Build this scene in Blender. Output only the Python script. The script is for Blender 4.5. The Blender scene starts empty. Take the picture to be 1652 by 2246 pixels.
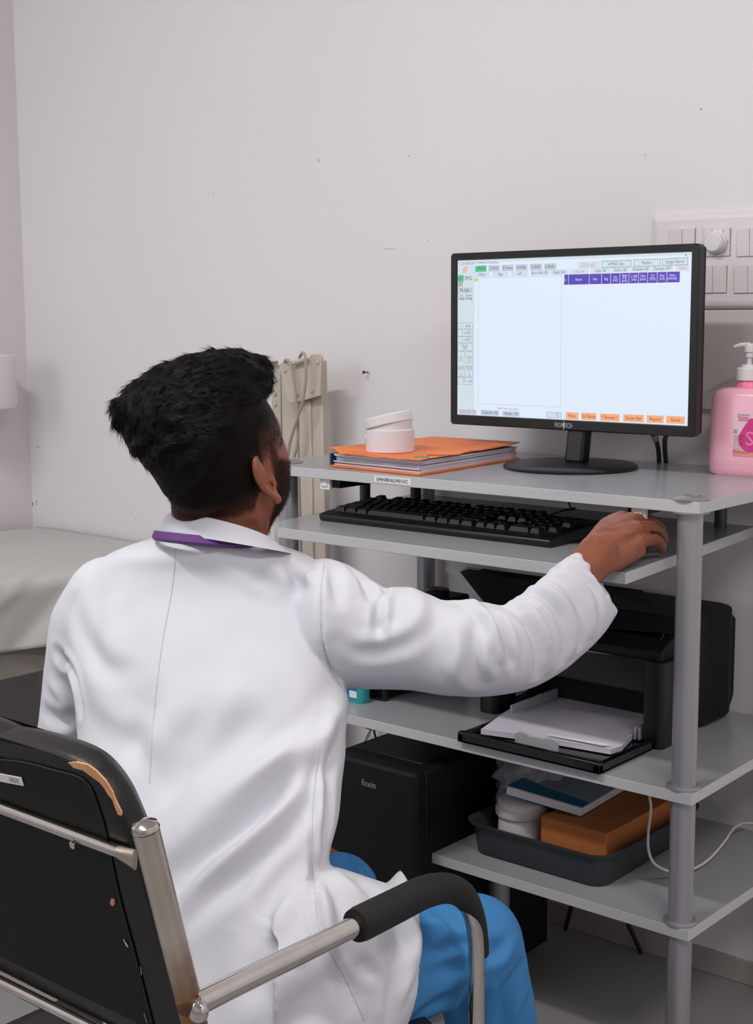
import bpy, bmesh, math, random
import numpy as np
from mathutils import Vector, Matrix, noise
from mathutils.bvhtree import BVHTree
random.seed(7); np.random.seed(7)
scene = bpy.context.scene
col = scene.collection

# ------------------------------------------------------------------ camera
FPX = 3091.0
_p, _y, _r = math.radians(7.874), math.radians(40.26), math.radians(-0.311)
EYE = np.array([0, 0, 1.22])
FW = np.array([-math.sin(_y)*math.cos(_p), math.cos(_y)*math.cos(_p), -math.sin(_p)])
_rt0 = np.array([math.cos(_y), math.sin(_y), 0.]); _up0 = np.cross(_rt0, FW)
RT = math.cos(_r)*_rt0 + math.sin(_r)*_up0
UP = -math.sin(_r)*_rt0 + math.cos(_r)*_up0
cam_d = bpy.data.cameras.new('camera'); cam = bpy.data.objects.new('camera', cam_d); col.objects.link(cam)
cam_d.sensor_fit = 'HORIZONTAL'; cam_d.sensor_width = 36; cam_d.lens = FPX/1652*36
cam_d.clip_start = 0.05; cam_d.clip_end = 60
cam.matrix_world = Matrix(((RT[0], UP[0], -FW[0], EYE[0]), (RT[1], UP[1], -FW[1], EYE[1]),
                           (RT[2], UP[2], -FW[2], EYE[2]), (0, 0, 0, 1)))
scene.camera = cam
# ------------------------------------------------------------------ world, lights, exposure
scene.view_settings.view_transform = 'Standard'; scene.view_settings.look = 'None'
scene.view_settings.exposure = 0.07; scene.view_settings.gamma = 1; scene.view_settings.use_curve_mapping = False
w = bpy.data.worlds.new('world'); scene.world = w; w.use_nodes = True
w.node_tree.nodes['Background'].inputs[0].default_value = (0.9, 0.95, 1, 1)
w.node_tree.nodes['Background'].inputs[1].default_value = 0.3
def area(name, loc, target, sx, sy, power, colr):
    l = bpy.data.lights.new(name, 'AREA'); l.shape = 'RECTANGLE'; l.size = sx; l.size_y = sy
    l.energy = power; l.color = colr
    o = bpy.data.objects.new(name, l); col.objects.link(o); o.location = loc
    d = Vector(target)-Vector(loc); o.rotation_euler = d.to_track_quat('-Z', 'Y').to_euler()
    return o
area('window_daylight', (-3.0, -1.4, 2.05), (-1.3, 1.9, 0.9), 1.7, 1.3, 26, (0.88, 0.94, 1.0))
area('ceiling_tube_light', (-1.6, 0.35, 2.80), (-1.6, 0.40, 0), 1.25, 0.12, 34, (1.0, 0.965, 0.94))
area('ceiling_tube_light', (0.75, 0.35, 2.80), (0.5, 0.55, 0), 1.25, 0.12, 30, (1.0, 0.93, 0.89))

# ------------------------------------------------------------------ helpers
def V3(a): return np.array(a, float)
def at(px, py, X=None, Y=None, Z=None, D=None):
    """a point of the place seen in that direction, at a known X, Y, height or distance"""
    d = FW + RT*(px-826)/FPX - UP*(py-1123)/FPX
    if X is not None: t = (X-EYE[0])/d[0]
    elif Y is not None: t = (Y-EYE[1])/d[1]
    elif Z is not None: t = (Z-EYE[2])/d[2]
    else: t = D
    return EYE + d*t
class MB:
    def __init__(s): s.v = []; s.f = []; s.m = []
    def add(s, v, f, mi=0):
        n = len(s.v); s.v.extend([tuple(map(float, p)) for p in v]); s.f.extend([tuple(i+n for i in q) for q in f]); s.m.extend([mi]*len(f)); return s
    def box(s, x0, x1, y0, y1, z0, z1, mi=0):
        v = [(x, y, z) for x in (x0, x1) for y in (y0, y1) for z in (z0, z1)]
        return s.add(v, [(0,1,3,2),(4,6,7,5),(0,4,5,1),(2,3,7,6),(0,2,6,4),(1,5,7,3)], mi)
    def obox(s, c, a, b, d, mi=0):
        c, a, b, d = map(V3, (c, a, b, d))
        v = [c+i*a+j*b+k*d for i in (-1, 1) for j in (-1, 1) for k in (-1, 1)]
        return s.add(v, [(0,1,3,2),(4,6,7,5),(0,4,5,1),(2,3,7,6),(0,2,6,4),(1,5,7,3)], mi)
    def prism(s, poly, d, mi=0):
        poly = [V3(p) for p in poly]; d = V3(d); n = len(poly)
        v = poly+[p+d for p in poly]
        f = [tuple(range(n))[::-1], tuple(range(n, 2*n))]+[(i, (i+1) % n, n+(i+1) % n, n+i) for i in range(n)]
        return s.add(v, f, mi)
    def loft(s, rings, cap=True, mi=0):
        n = len(rings[0]); v = [p for r in rings for p in r]; f = []
        for k in range(len(rings)-1):
            for i in range(n):
                j = (i+1) % n; f.append((k*n+i, k*n+j, (k+1)*n+j, (k+1)*n+i))
        if cap: f.append(tuple(range(n))[::-1]); f.append(tuple((len(rings)-1)*n+i for i in range(n)))
        return s.add(v, f, mi)
    def tube(s, pts, r, n=12, mi=0, cap=True):
        pts = [V3(p) for p in pts]; m = len(pts)
        rr = r if hasattr(r, '__len__') else [r]*m
        T = [pts[min(i+1, m-1)]-pts[max(i-1, 0)] for i in range(m)]
        T = [t/(np.linalg.norm(t)+1e-12) for t in T]
        a = np.cross(T[0], [0, 0, 1.]);
        if np.linalg.norm(a) < .1: a = np.cross(T[0], [0, 1., 0])
        a /= np.linalg.norm(a); rings = []
        for i in range(m):
            a = a-T[i]*(a@T[i]); a /= np.linalg.norm(a); b = np.cross(T[i], a)
            rings.append([pts[i]+rr[i]*(math.cos(t)*a+math.sin(t)*b) for t in np.linspace(0, 2*math.pi, n, endpoint=False)])
        return s.loft(rings, cap, mi)
    def lathe(s, c, prof, n=32, axis=(0, 0, 1), mi=0):
        ax = V3(axis); ax /= np.linalg.norm(ax); a = np.cross(ax, [0, 1., 0.]);
        if np.linalg.norm(a) < .1: a = np.cross(ax, [1., 0, 0])
        a /= np.linalg.norm(a); b = np.cross(ax, a); c = V3(c)
        rings = [[c+ax*z+r*(math.cos(t)*a+math.sin(t)*b) for t in np.linspace(0, 2*math.pi, n, endpoint=False)] for r, z in prof]
        return s.loft(rings, True, mi)
    def ell(s, c, ra, mi=0, n=16, axes=None):
        c = V3(c); A = np.eye(3) if axes is None else np.array(axes, float); rings = []
        for i in range(n+1):
            ph = -math.pi/2+math.pi*i/n; ph = max(min(ph, 1.5), -1.5)
            rings.append([c+A[0]*ra[0]*math.cos(ph)*math.cos(t)+A[1]*ra[1]*math.cos(ph)*math.sin(t)+A[2]*ra[2]*math.sin(ph)
                          for t in np.linspace(0, 2*math.pi, 2*n, endpoint=False)])
        return s.loft(rings, True, mi)
    def build(s, name, m, parent=None, smooth=35, bevel=0, seg=2):
        me = bpy.data.meshes.new(name); me.from_pydata(s.v, [], s.f)
        for x in (m if isinstance(m, (list, tuple)) else [m]): me.materials.append(x)
        if any(s.m): me.polygons.foreach_set('material_index', s.m)
        bm = bmesh.new(); bm.from_mesh(me); bmesh.ops.recalc_face_normals(bm, faces=bm.faces); bm.to_mesh(me); bm.free()
        if smooth:
            me.shade_smooth(); me.set_sharp_from_angle(angle=math.radians(smooth))
        me.update(); o = bpy.data.objects.new(name, me); col.objects.link(o)
        if bevel:
            b = o.modifiers.new('bevel', 'BEVEL'); b.width = bevel; b.segments = seg; b.limit_method = 'ANGLE'
        if parent is not None: par(o, parent)
        return o
def world_mat(o): return (world_mat(o.parent) @ o.matrix_parent_inverse if o.parent else Matrix()) @ o.matrix_basis
def par(o, p):
    o.parent = p; o.matrix_parent_inverse = world_mat(p).inverted()
def tag(o, label=None, cat=None, group=None, kind=None):
    if label: o['label'] = label
    if cat: o['category'] = cat
    if group: o['group'] = group
    if kind: o['kind'] = kind
    return o
def thing(name, loc, label, cat, group=None):
    o = bpy.data.objects.new(name, None); col.objects.link(o); o.location = loc; o.empty_display_size = .02
    return tag(o, label, cat, group)
def curve(pts, n=8):
    P = [V3(p) for p in pts]; P = [2*P[0]-P[1]]+P+[2*P[-1]-P[-2]]; out = []
    for i in range(1, len(P)-2):
        for k in range(n):
            t = k/n; a, b, c, d = P[i-1:i+3]
            out.append(.5*((2*b)+(c-a)*t+(2*a-5*b+4*c-d)*t*t+(3*b-a-3*c+d)*t**3))
    out.append(P[-2]); return out
def text_mb(mb, s, origin, ux, uy, size, mi=0, depth=.0004, align='CENTER', wfac=1.0, shear=0.0):
    """lettering as thin raised shapes: ux, uy unit vectors of the writing plane"""
    cu = bpy.data.curves.new('t', 'FONT'); cu.body = s; cu.size = 1; cu.align_x = align; cu.align_y = 'CENTER'
    cu.resolution_u = 2; cu.shear = shear
    o = bpy.data.objects.new('t', cu); col.objects.link(o)
    me = bpy.data.meshes.new_from_object(o.evaluated_get(bpy.context.evaluated_depsgraph_get()))
    ux, uy, origin = V3(ux), V3(uy), V3(origin); nz = np.cross(ux, uy); k = size/.72
    v = [origin+ux*p.co.x*k*wfac+uy*p.co.y*k+nz*depth for p in me.vertices]
    mb.add(v, [tuple(p.vertices) for p in me.polygons], mi)
    bpy.data.objects.remove(o); bpy.data.curves.remove(cu); bpy.data.meshes.remove(me)

# ------------------------------------------------------------------ materials
def lin(c): return tuple(((x/255)/12.92 if x/255 <= .04045 else ((x/255+.055)/1.055)**2.4) for x in c)
def mat(name, rgb, rough=.5, metal=0., var=.06, scale=30., bump=0., bscale=200., spec=.5, coat=0., trans=0., alpha=1., sub=0., srgb=True, stretch=None, rvar=0.):
    m = bpy.data.materials.new(name); m.use_nodes = True; nt = m.node_tree; b = nt.nodes['Principled BSDF']
    c = lin(rgb) if srgb else rgb
    tc = nt.nodes.new('ShaderNodeTexCoord'); mp = nt.nodes.new('ShaderNodeMapping'); nt.links.new(tc.outputs['Object'], mp.inputs[0])
    if stretch: mp.inputs['Scale'].default_value = stretch
    nz = nt.nodes.new('ShaderNodeTexNoise'); nz.inputs['Scale'].default_value = scale; nz.inputs['Detail'].default_value = 4
    nt.links.new(mp.outputs[0], nz.inputs['Vector'])
    rp = nt.nodes.new('ShaderNodeValToRGB'); nt.links.new(nz.outputs['Fac'], rp.inputs[0])
    rp.color_ramp.elements[0].position = .3; rp.color_ramp.elements[1].position = .7
    rp.color_ramp.elements[0].color = (*[max(0, x*(1-var)) for x in c], 1); rp.color_ramp.elements[1].color = (*[min(1, x*(1+var)) for x in c], 1)
    nt.links.new(rp.outputs[0], b.inputs['Base Color'])
    b.inputs['Roughness'].default_value = rough; b.inputs['Metallic'].default_value = metal
    b.inputs['Specular IOR Level'].default_value = spec; b.inputs['Coat Weight'].default_value = coat
    b.inputs['Transmission Weight'].default_value = trans; b.inputs['Alpha'].default_value = alpha
    if rvar:
        mr = nt.nodes.new('ShaderNodeMapRange'); nt.links.new(nz.outputs['Fac'], mr.inputs[0])
        mr.inputs['To Min'].default_value = max(0, rough-rvar); mr.inputs['To Max'].default_value = rough+rvar
        nt.links.new(mr.outputs[0], b.inputs['Roughness'])
    if sub: b.inputs['Subsurface Weight'].default_value = sub; b.inputs['Subsurface Radius'].default_value = (.01, .004, .002); b.inputs['Subsurface Scale'].default_value = 1
    if bump:
        n2 = nt.nodes.new('ShaderNodeTexNoise'); n2.inputs['Scale'].default_value = bscale; n2.inputs['Detail'].default_value = 3
        nt.links.new(mp.outputs[0], n2.inputs['Vector'])
        bp = nt.nodes.new('ShaderNodeBump'); bp.inputs['Strength'].default_value = bump; bp.inputs['Distance'].default_value = .002
        nt.links.new(n2.outputs['Fac'], bp.inputs['Height']); nt.links.new(bp.outputs[0], b.inputs['Normal'])
    return m
def emis(name, rgb, s):
    m = bpy.data.materials.new(name); m.use_nodes = True; nt = m.node_tree; b = nt.nodes['Principled BSDF']
    b.inputs['Base Color'].default_value = (.01, .01, .01, 1); b.inputs['Roughness'].default_value = .35
    nz = nt.nodes.new('ShaderNodeTexNoise'); nz.inputs['Scale'].default_value = 3
    c = lin(rgb); rp = nt.nodes.new('ShaderNodeValToRGB'); nt.links.new(nz.outputs[0], rp.inputs[0])
    rp.color_ramp.elements[0].color = (*[x*.985 for x in c], 1); rp.color_ramp.elements[1].color = (*c, 1)
    nt.links.new(rp.outputs[0], b.inputs['Emission Color']); b.inputs['Emission Strength'].default_value = s
    return m
M = dict(
    wall=mat('wall_paint', (231, 229, 231), .55, var=.010, scale=2.5, bump=.12, bscale=60, rvar=.05),
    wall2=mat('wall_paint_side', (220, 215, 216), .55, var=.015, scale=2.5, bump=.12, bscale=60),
    floor=mat('vinyl_floor', (150, 148, 149), .42, var=.10, scale=220, bump=.05),
    skirt=mat('baseboard_paint', (168, 160, 156), .5, var=.04, scale=10),
    ceil=mat('ceiling_paint', (230, 228, 225), .8, var=.02),
    lam=mat('grey_laminate', (160, 163, 168), .22, var=.02, scale=300, rvar=.03),
    lamedge=mat('grey_edge_band', (192, 194, 196), .4, var=.03, scale=200),
    post=mat('silver_powder_coat', (165, 165, 170), .36, .55, var=.05, scale=600, bump=.08, bscale=900),
    chrome=mat('worn_chrome', (205, 200, 195), .09, 1., var=.08, scale=25, rvar=.07),
    chromedull=mat('brushed_chrome', (190, 180, 168), .34, 1., var=.10, scale=14, rvar=.08),
    rust=mat('rusty_chrome', (112, 84, 64), .45, .7, var=.45, scale=35, rvar=.1),
    black=mat('black_plastic', (9, 9, 10), .38, var=.1, scale=50, bump=.03, bscale=900),
    blackm=mat('matt_black_plastic', (6, 6, 7), .6, spec=.35, var=.1, scale=50, bump=.1, bscale=900),
    blackg=mat('gloss_black_plastic', (10, 10, 11), .15, var=.1),
    key=mat('keycap_plastic', (17, 19, 21), .35, var=.08, scale=60),
    vinyl=mat('black_vinyl', (13, 12, 12), .42, var=.15, scale=18, bump=.25, bscale=160, rvar=.06),
    vinylb=mat('black_vinyl_backing', (9, 9, 8), .65, spec=.3, var=.3, scale=25, bump=.2, bscale=220),
    foamp=mat('black_foam_grip', (17, 16, 16), .75, var=.1, bump=.3, bscale=700),
    tan=mat('bare_chipboard', (222, 165, 120), .8, var=.2, scale=40, bump=.5, bscale=120),
    white=mat('white_plastic', (226, 220, 222), .35, var=.015),
    whitem=mat('white_label_paper', (232, 228, 230), .7, var=.02),
    wgrey=mat('grey_clip_plastic', (178, 180, 184), .4, var=.03),
    ink=mat('printed_ink', (40, 42, 60), .6), inkred=mat('printed_red_ink', (170, 40, 80), .6),
    pink=mat('pink_soap_plastic', (240, 176, 195), .25, var=.04, scale=8, sub=.25),
    pinkd=mat('pink_neck_plastic', (242, 130, 165), .3), magenta=mat('magenta_print', (214, 60, 132), .5),
    orange=mat('orange_card', (232, 128, 70), .6, var=.12, scale=14, bump=.1, bscale=90),
    paper=mat('stacked_paper', (205, 198, 208), .8, var=.28, scale=6, stretch=(.3, .3, 90)),
    sheet=mat('printer_paper', (214, 212, 226), .7, var=.01),
    navy=mat('navy_cloth_spine', (36, 40, 80), .7), green=mat('green_tab', (40, 150, 80), .5), maroon=mat('maroon_tab', (110, 26, 52), .5),
    beige=mat('beige_painted_metal', (196, 186, 175), .45, var=.04, scale=12, rvar=.08),
    beiged=mat('beige_cable_sheath', (168, 156, 144), .45, var=.04),
    linen=mat('white_bed_linen', (196, 194, 193), .85, var=.02, bump=.12, bscale=500),
    bedf=mat('grey_bed_frame_paint', (160, 154, 148), .5, var=.08, scale=18),
    coat=mat('white_coat_cotton', (210, 212, 220), .85, var=.012, scale=18, bump=.10, bscale=900),
    seam=mat('coat_seam_thread', (200, 201, 210), .8),
    blue=mat('blue_scrub_cotton', (54, 124, 182), .8, var=.06, scale=8, bump=.15, bscale=700),
    purple=mat('purple_lanyard_ribbon', (88, 42, 112), .6),
    hair=mat('black_hair', (.0026, .0024, .0024), .6, var=.3, scale=60, spec=.12, srgb=False),
    teal=mat('teal_gel_bottle', (50, 180, 186), .25, var=.05, trans=.2), tealc=mat('blue_bottle_label', (30, 110, 170), .4),
    brown=mat('brown_cardboard', (180, 108, 54), .7, var=.08, scale=20, bump=.1),
    bin=mat('charcoal_plastic', (48, 54, 58), .45, var=.06),
    bookc=mat('grey_blue_book_cover', (150, 164, 178), .4, var=.03), bookt=mat('teal_book_band', (14, 106, 140), .4),
    clear=mat('clear_plastic_film', (225, 222, 228), .18, var=.05, scale=12, alpha=.42, bump=.8, bscale=30),
    cloth=mat('grey_printed_wrap', (150, 145, 160), .6, var=.3, scale=60),
    cable=mat('black_cable', (16, 15, 15), .45), cablew=mat('white_cable', (214, 208, 202), .4),
    panelgrey=mat('flat_panel_grey', (203, 199, 198), .45, var=.02),
    shoe=mat('black_shoe_leather', (20, 20, 20), .4),
    screen=emis('lit_screen', (224, 235, 252), .93), ui_side=emis('screen_side_panel', (212, 226, 236), .9), ui_bar=emis('screen_grey_button', (202, 210, 224), .85),
    ui_green=emis('screen_green_button', (90, 205, 150), .85), ui_blue=emis('screen_blue_header', (84, 66, 190), .85), ui_white=emis('screen_white_text', (235, 235, 255), .9),
    ui_or=emis('screen_orange_button', (250, 176, 128), .9), ui_line=emis('screen_fine_line', (178, 196, 214), .85), ui_text=emis('screen_dark_text', (92, 102, 124), .7),
    ui_teal=emis('screen_button_outline', (120, 152, 168), .8), ui_red=emis('screen_red_text', (232, 130, 158), .85), ui_brown=emis('screen_brown_text', (130, 62, 44), .7), ui_yellow=emis('screen_yellow_button', (214, 214, 120), .85),
)

def stain_low(m, z0, z1, rgb):
    """rust stain that creeps up a tube from its welded joint"""
    nt = m.node_tree; b = nt.nodes['Principled BSDF']; src = b.inputs['Base Color'].links[0].from_socket
    tc = nt.nodes.new('ShaderNodeTexCoord'); sp = nt.nodes.new('ShaderNodeSeparateXYZ'); nt.links.new(tc.outputs['Object'], sp.inputs[0])
    nz = nt.nodes.new('ShaderNodeTexNoise'); nz.inputs['Scale'].default_value = 28; nt.links.new(tc.outputs['Object'], nz.inputs['Vector'])
    ma = nt.nodes.new('ShaderNodeMath'); ma.operation = 'MULTIPLY_ADD'; ma.inputs[1].default_value = .09; nt.links.new(nz.outputs['Fac'], ma.inputs[0]); nt.links.new(sp.outputs['Z'], ma.inputs[2])
    sb_ = nt.nodes.new('ShaderNodeMath'); sb_.operation = 'SUBTRACT'; sb_.inputs[1].default_value = z0; nt.links.new(ma.outputs[0], sb_.inputs[0])
    ab_ = nt.nodes.new('ShaderNodeMath'); ab_.operation = 'ABSOLUTE'; nt.links.new(sb_.outputs[0], ab_.inputs[0])
    mr = nt.nodes.new('ShaderNodeMapRange'); mr.inputs['From Min'].default_value = z1-z0; mr.inputs['From Max'].default_value = .015; nt.links.new(ab_.outputs[0], mr.inputs[0])
    mx = nt.nodes.new('ShaderNodeMix'); mx.data_type = 'RGBA'; nt.links.new(mr.outputs[0], mx.inputs[0]); nt.links.new(src, mx.inputs[6]); mx.inputs[7].default_value = (*lin(rgb), 1)
    nt.links.new(mx.outputs[2], b.inputs['Base Color'])
M['upright'] = mat('worn_upright_chrome', (198, 190, 180), .30, 1., var=.10, scale=14, rvar=.08)
stain_low(M['upright'], .595, .69, (150, 112, 78))

# ------------------------------------------------------------------ setting
YW, XL = 2.311, -3.192
def struct(name, mb, m, bevel=0): return tag(mb.build(name, m, smooth=0, bevel=bevel), kind='structure')
struct('floor', MB().box(XL-.1, 1.6, -2.7, YW+.1, -.1, 0), M['floor'])
struct('ceiling', MB().box(XL-.1, 1.6, -2.7, YW+.1, 2.9, 3.0), M['ceil'])
wb = struct('wall_back', MB().box(XL-.1, 1.6, YW, YW+.1, 0, 2.9), M['wall'])
struct('wall_left', MB().box(XL-.1, XL, -2.7, YW, 0, 2.9), M['wall2'])
struct('wall_right', MB().box(1.5, 1.6, -2.6, YW, 0, 2.9), M['wall'])
struct('wall_front', MB().box(XL, 1.5, -2.7, -2.6, 0, 2.9), M['wall'])
sk = at(1550, 2095, Y=YW)
struct('baseboard_back', MB().box(XL, 1.5, YW-.008, YW, 0, .045), M['skirt'], .002)
def speck(mb, px, py, r, sx=1., sz=1.):
    c = at(px, py, Y=YW); n = 7
    mb.prism([c+V3((math.cos(t)*r*sx*random.uniform(.6, 1.2), -.0006, math.sin(t)*r*sz*random.uniform(.6, 1.2))) for t in np.linspace(0, 2*math.pi, n, endpoint=False)], (0, .0006, 0))
mk = MB()
for px, py, r, a, b in ((699, 352, .002, .7, 2.2), (897, 343, .0015, 1, 1), (469, 425, .0014, 1.5, 1), (478, 667, .001, 1, 1), (490, 695, .001, 1, 1), (938, 528, .001, 1, 1.5),
                        (852, 403, .0007, 1, 1), (84, 980, .0022, 1, 1.6), (298, 1138, .0016, 1, 1), (72, 1105, .004, .8, 2), (80, 1103, .003, .5, 3), (1416, 340, .001, 1, 1), (1538, 240, .0014, 1.4, 1), (855, 546, .0005, 40, .5)):
    speck(mk, px, py, r, a, b)
tag(mk.build('paint_chip', mat('chipped_plaster', (150, 140, 138), .8), wb, smooth=0), kind='structure')
# flat panel under the switches, in a slightly darker grey than the wall
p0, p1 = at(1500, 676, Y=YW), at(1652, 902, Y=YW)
tag(MB().box(-1.235, -.70, YW-.012, YW, p1[2], p0[2]-.004).build('grey_panel', M['panelgrey'], bevel=.002), 'flat grey panel on the wall below the switch panel', 'panel')

# ------------------------------------------------------------------ workstation desk
ZT = .953; TH = .0175
desk = thing('computer_desk', (-1.35, 2.05, 0), 'grey laminate computer workstation with four shelves on silver tube posts', 'desk')
def board(name, poly, zt, th=TH, m=None, label=None):
    o = MB().prism([(x, y, zt-th) for x, y in poly], (0, 0, th)).build(name, [M['lam'], M['lamedge']], desk, smooth=0, bevel=.0009)
    for p in o.data.polygons:
        if abs(p.normal.z) < .5: p.material_index = 1
    if label: o['label'] = label
    return o
board('desktop', [(-.945, 1.837), (-.945, 2.305), (-1.86, 2.305), (-1.86, 1.96), (-1.80, 1.837)], ZT)
board('keyboard_tray', [(-1.0, 1.726), (-1.052, 2.25), (-1.80, 2.25), (-1.742, 1.775), (-1.69, 1.731)], .86)
board('printer_shelf', [(-.946, 1.837), (-.958, 2.29), (-1.86, 2.29), (-1.86, 1.90), (-1.80, 1.837)], .515)
board('lower_shelf', [(-.946, 1.838), (-.942, 2.29), (-1.50, 2.29), (-1.50, 1.838)], .302)
for x, y in ((-.972, 1.861), (-.985, 2.265), (-1.812, 1.885), (-1.79, 2.272)):
    MB().tube([(x, y, 0), (x, y, ZT-TH)], .0188, 40).build('post', M['post'], desk)
    MB().lathe((x, y, ZT), [(.0285, 0), (.0285, .0012), (.024, .0035), (.013, .0062), (.0105, .0062), (.009, .0052), (.001, .0052)], 40).build('post_cap', mat('satin_steel_cap', (150, 148, 148), .35, .7), desk)
    for z in (.515, .302):
        if x < -1.5 and z < .4: continue
        MB().lathe((x, y, z), [(.0258, 0), (.0258, .003), (.0225, .0052), (.019, .0052)], 40).build('post_collar', M['post'], desk)
    MB().lathe((x, y, ZT-TH), [(.0285, 0), (.0285, -.0015), (.019, -.003)], 40).build('post_flange', M['post'], desk)
px_ = -1.403
MB().tube([(px_, 1.995, 0), (px_, 1.995, .302-TH)], .0188, 32).build('post', M['post'], desk)
for px, yy in ((801, 2.08), (912, 2.14), (1582, 2.20)):
    q = at(px, 1100, Y=yy)
    MB().tube([(q[0], yy, .86), (q[0], yy, ZT-TH)], .0105, 24).build('tray_hanger', mat('dark_steel_tube', (80, 80, 84), .45, .6), desk)
# drawer slides
for a, s in ((at(712, 1052, Y=1.845), 1), (at(1400, 1124, Y=1.845), -1)):
    MB().box(a[0]-.012, a[0]+.012, 1.845, 1.853, ZT-TH-.02, ZT-TH).box(a[0]-.007, a[0]+.007, 1.843, 1.8455, ZT-TH-.014, ZT-TH-.006).build('slide_stop', M['white'], desk, bevel=.0008)
    MB().box(a[0]+(.012 if s > 0 else -.022), a[0]+(.03 if s > 0 else -.012), 1.852, 2.2, ZT-TH-.016, ZT-TH-.001).build('drawer_slide', M['blackm'], desk)
# asset label
c = at(861, 1054, Y=1.837)
MB().box(c[0]-.0405, c[0]+.0405, 1.8362, 1.837, c[2]-.0055, c[2]+.0055).build('asset_label', M['whitem'], desk, smooth=0)
tm = MB(); text_mb(tm, 'UMH/ER/ALM/015/C', (c[0], 1.8359, c[2]), (1, 0, 0), (0, 0, 1), .0062, wfac=.95); tm.build('asset_label_text', M['ink'], desk, smooth=0)

# ------------------------------------------------------------------ monitor
YM = 2.113
mon = thing('monitor', (-1.35, YM+.02, ZT), 'black flat screen monitor on a round stand showing a pale test program', 'monitor')
tl, br = at(988, 556, Y=YM), at(1527, 957, Y=YM)
x0, x1, z1, z0 = tl[0], at(1535, 534, Y=YM)[0], tl[2], at(988, 930, Y=YM)[2]
s0, s1 = at(1002, 572, Y=YM), at(1508, 931, Y=YM)
sx0, sx1, sz1, sz0 = s0[0], at(1517, 553, Y=YM)[0]-.001, s0[2], at(1003, 909, Y=YM)[2]
def frame_ring(a, b, c, d, y, rad, n=5):
    out = []
    for cx_, cz_, a0 in ((b-rad, d-rad, 0), (a+rad, d-rad, 90), (a+rad, c+rad, 180), (b-rad, c+rad, 270)):
        for i in range(n+1):
            t = math.radians(a0+90*i/n); out.append((cx_+rad*math.cos(t), y, cz_+rad*math.sin(t)))
    return out
MB().loft([frame_ring(sx0, sx1, sz0, sz1, YM+.018, .0008), frame_ring(x0, x1, z0, z1, YM+.018, .007), frame_ring(x0, x1, z0, z1, YM+.002, .007), frame_ring(x0+.0018, x1-.0018, z0+.0018, z1-.0018, YM, .006),
           frame_ring(sx0-.0015, sx1+.0015, sz0-.0015, sz1+.0015, YM+.0005, .001), frame_ring(sx0, sx1, sz0, sz1, YM+.004, .0008), frame_ring(sx0, sx1, sz0, sz1, YM+.018, .0008)], cap=False).build('bezel', M['black'], mon, smooth=30)
MB().box(x0+.004, x1-.004, YM+.016, YM+.034, z0+.004, z1-.004).prism([(x0+.08, YM+.03, z0+.05), (x1-.08, YM+.03, z0+.05), (x1-.08, YM+.03, z1-.06), (x0+.08, YM+.03, z1-.06)], (0, .025, 0)).build('back_shell', M['blackm'], mon, bevel=.003)
scr = MB().box(sx0-.001, sx1+.001, YM+.0035, YM+.006, sz0-.001, sz1+.001).build('screen', M['screen'], mon, smooth=0)
UI = ['ui_side', 'ui_bar', 'ui_green', 'ui_blue', 'ui_white', 'ui_or', 'ui_line', 'ui_text', 'ui_teal', 'ui_red', 'ui_brown', 'ui_yellow']
ui = MB(); YS = YM+.0034
def U(px, py): return at(px, py, Y=YS)
def urect(px0, py0, px1, py1, m, k=1):
    """a rectangle of the shown interface, given by its upper left and lower right corner"""
    a, b = U(px0, py0), U(px1, py1); y = YS-.0001*k
    ui.add([(a[0], y, a[2]), (b[0], y, a[2]), (b[0], y, b[2]), (a[0], y, b[2])], [(0, 1, 2, 3)], UI.index(m))
def urect2(px, py, w, h, m, k=1):
    a = U(px, py); y = YS-.0001*k
    ui.add([(a[0]-w/2, y, a[2]-h/2), (a[0]+w/2, y, a[2]-h/2), (a[0]+w/2, y, a[2]+h/2), (a[0]-w/2, y, a[2]+h/2)], [(0, 1, 2, 3)], UI.index(m))
def uframe(px, py, w, h, m, t=.0006, k=2, fill=None):
    urect2(px, py, w, h, m, k)
    urect2(px, py, w-2*t, h-2*t, fill or 'ui_side', k+1)
def utext(s, px, py, size, m='ui_text', k=5, sh=0, wf=.85):
    a = U(px, py); text_mb(ui, s, (a[0], YS-.0001*k, a[2]), (1, 0, 0), (0, 0, 1), size, UI.index(m), 0, wfac=wf, shear=sh)
mmx = .00093  # metres per photo pixel across the screen
# left panel
a, b = U(1003, 577), U(1040, 905)
ui.add([(sx0, YS-.0001, sz0), (b[0], YS-.0001, sz0), (b[0], YS-.0001, sz1-.006), (sx0, YS-.0001, sz1-.006)], [(0, 1, 2, 3)], 0)
ui.add([(sx0, YS-.0001, sz1-.0045), (sx1, YS-.0001, sz1-.0045), (sx1, YS-.0001, sz1), (sx0, YS-.0001, sz1)], [(0, 1, 2, 3)], 0)
utext('P  CNS MEDIA SOFT COMPANY, D Versa/Data', 1050, 577, .0042, wf=.75)
for k, (s, px) in enumerate((('1MNC', 1055), ('2 SNC', 1084), ('3 Fwave', 1114), ('4 Hrflx', 1144), ('5 RNS', 1176), ('6 Brflx', 1207))):
    py = 589.5-(px-1055)*.031
    urect2(px, py, .0255, .0115, 'ui_green' if k == 0 else 'ui_bar', 2); utext(s, px, py, .006)
uframe(1292, 581.5, .043, .0105, 'ui_line', .0004); utext('23.5 mS', 1291, 581.5, .0072, 'ui_red')
for s, px, py, w in (('0.MNC Set', 1352, 579, .058), ('Median', 1419, 576.5, .051), ('Single Nerve', 1481, 574, .048)):
    uframe(px, py, w, .012, 'ui_teal', .0009); utext(s, px, py, .0056)
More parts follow.
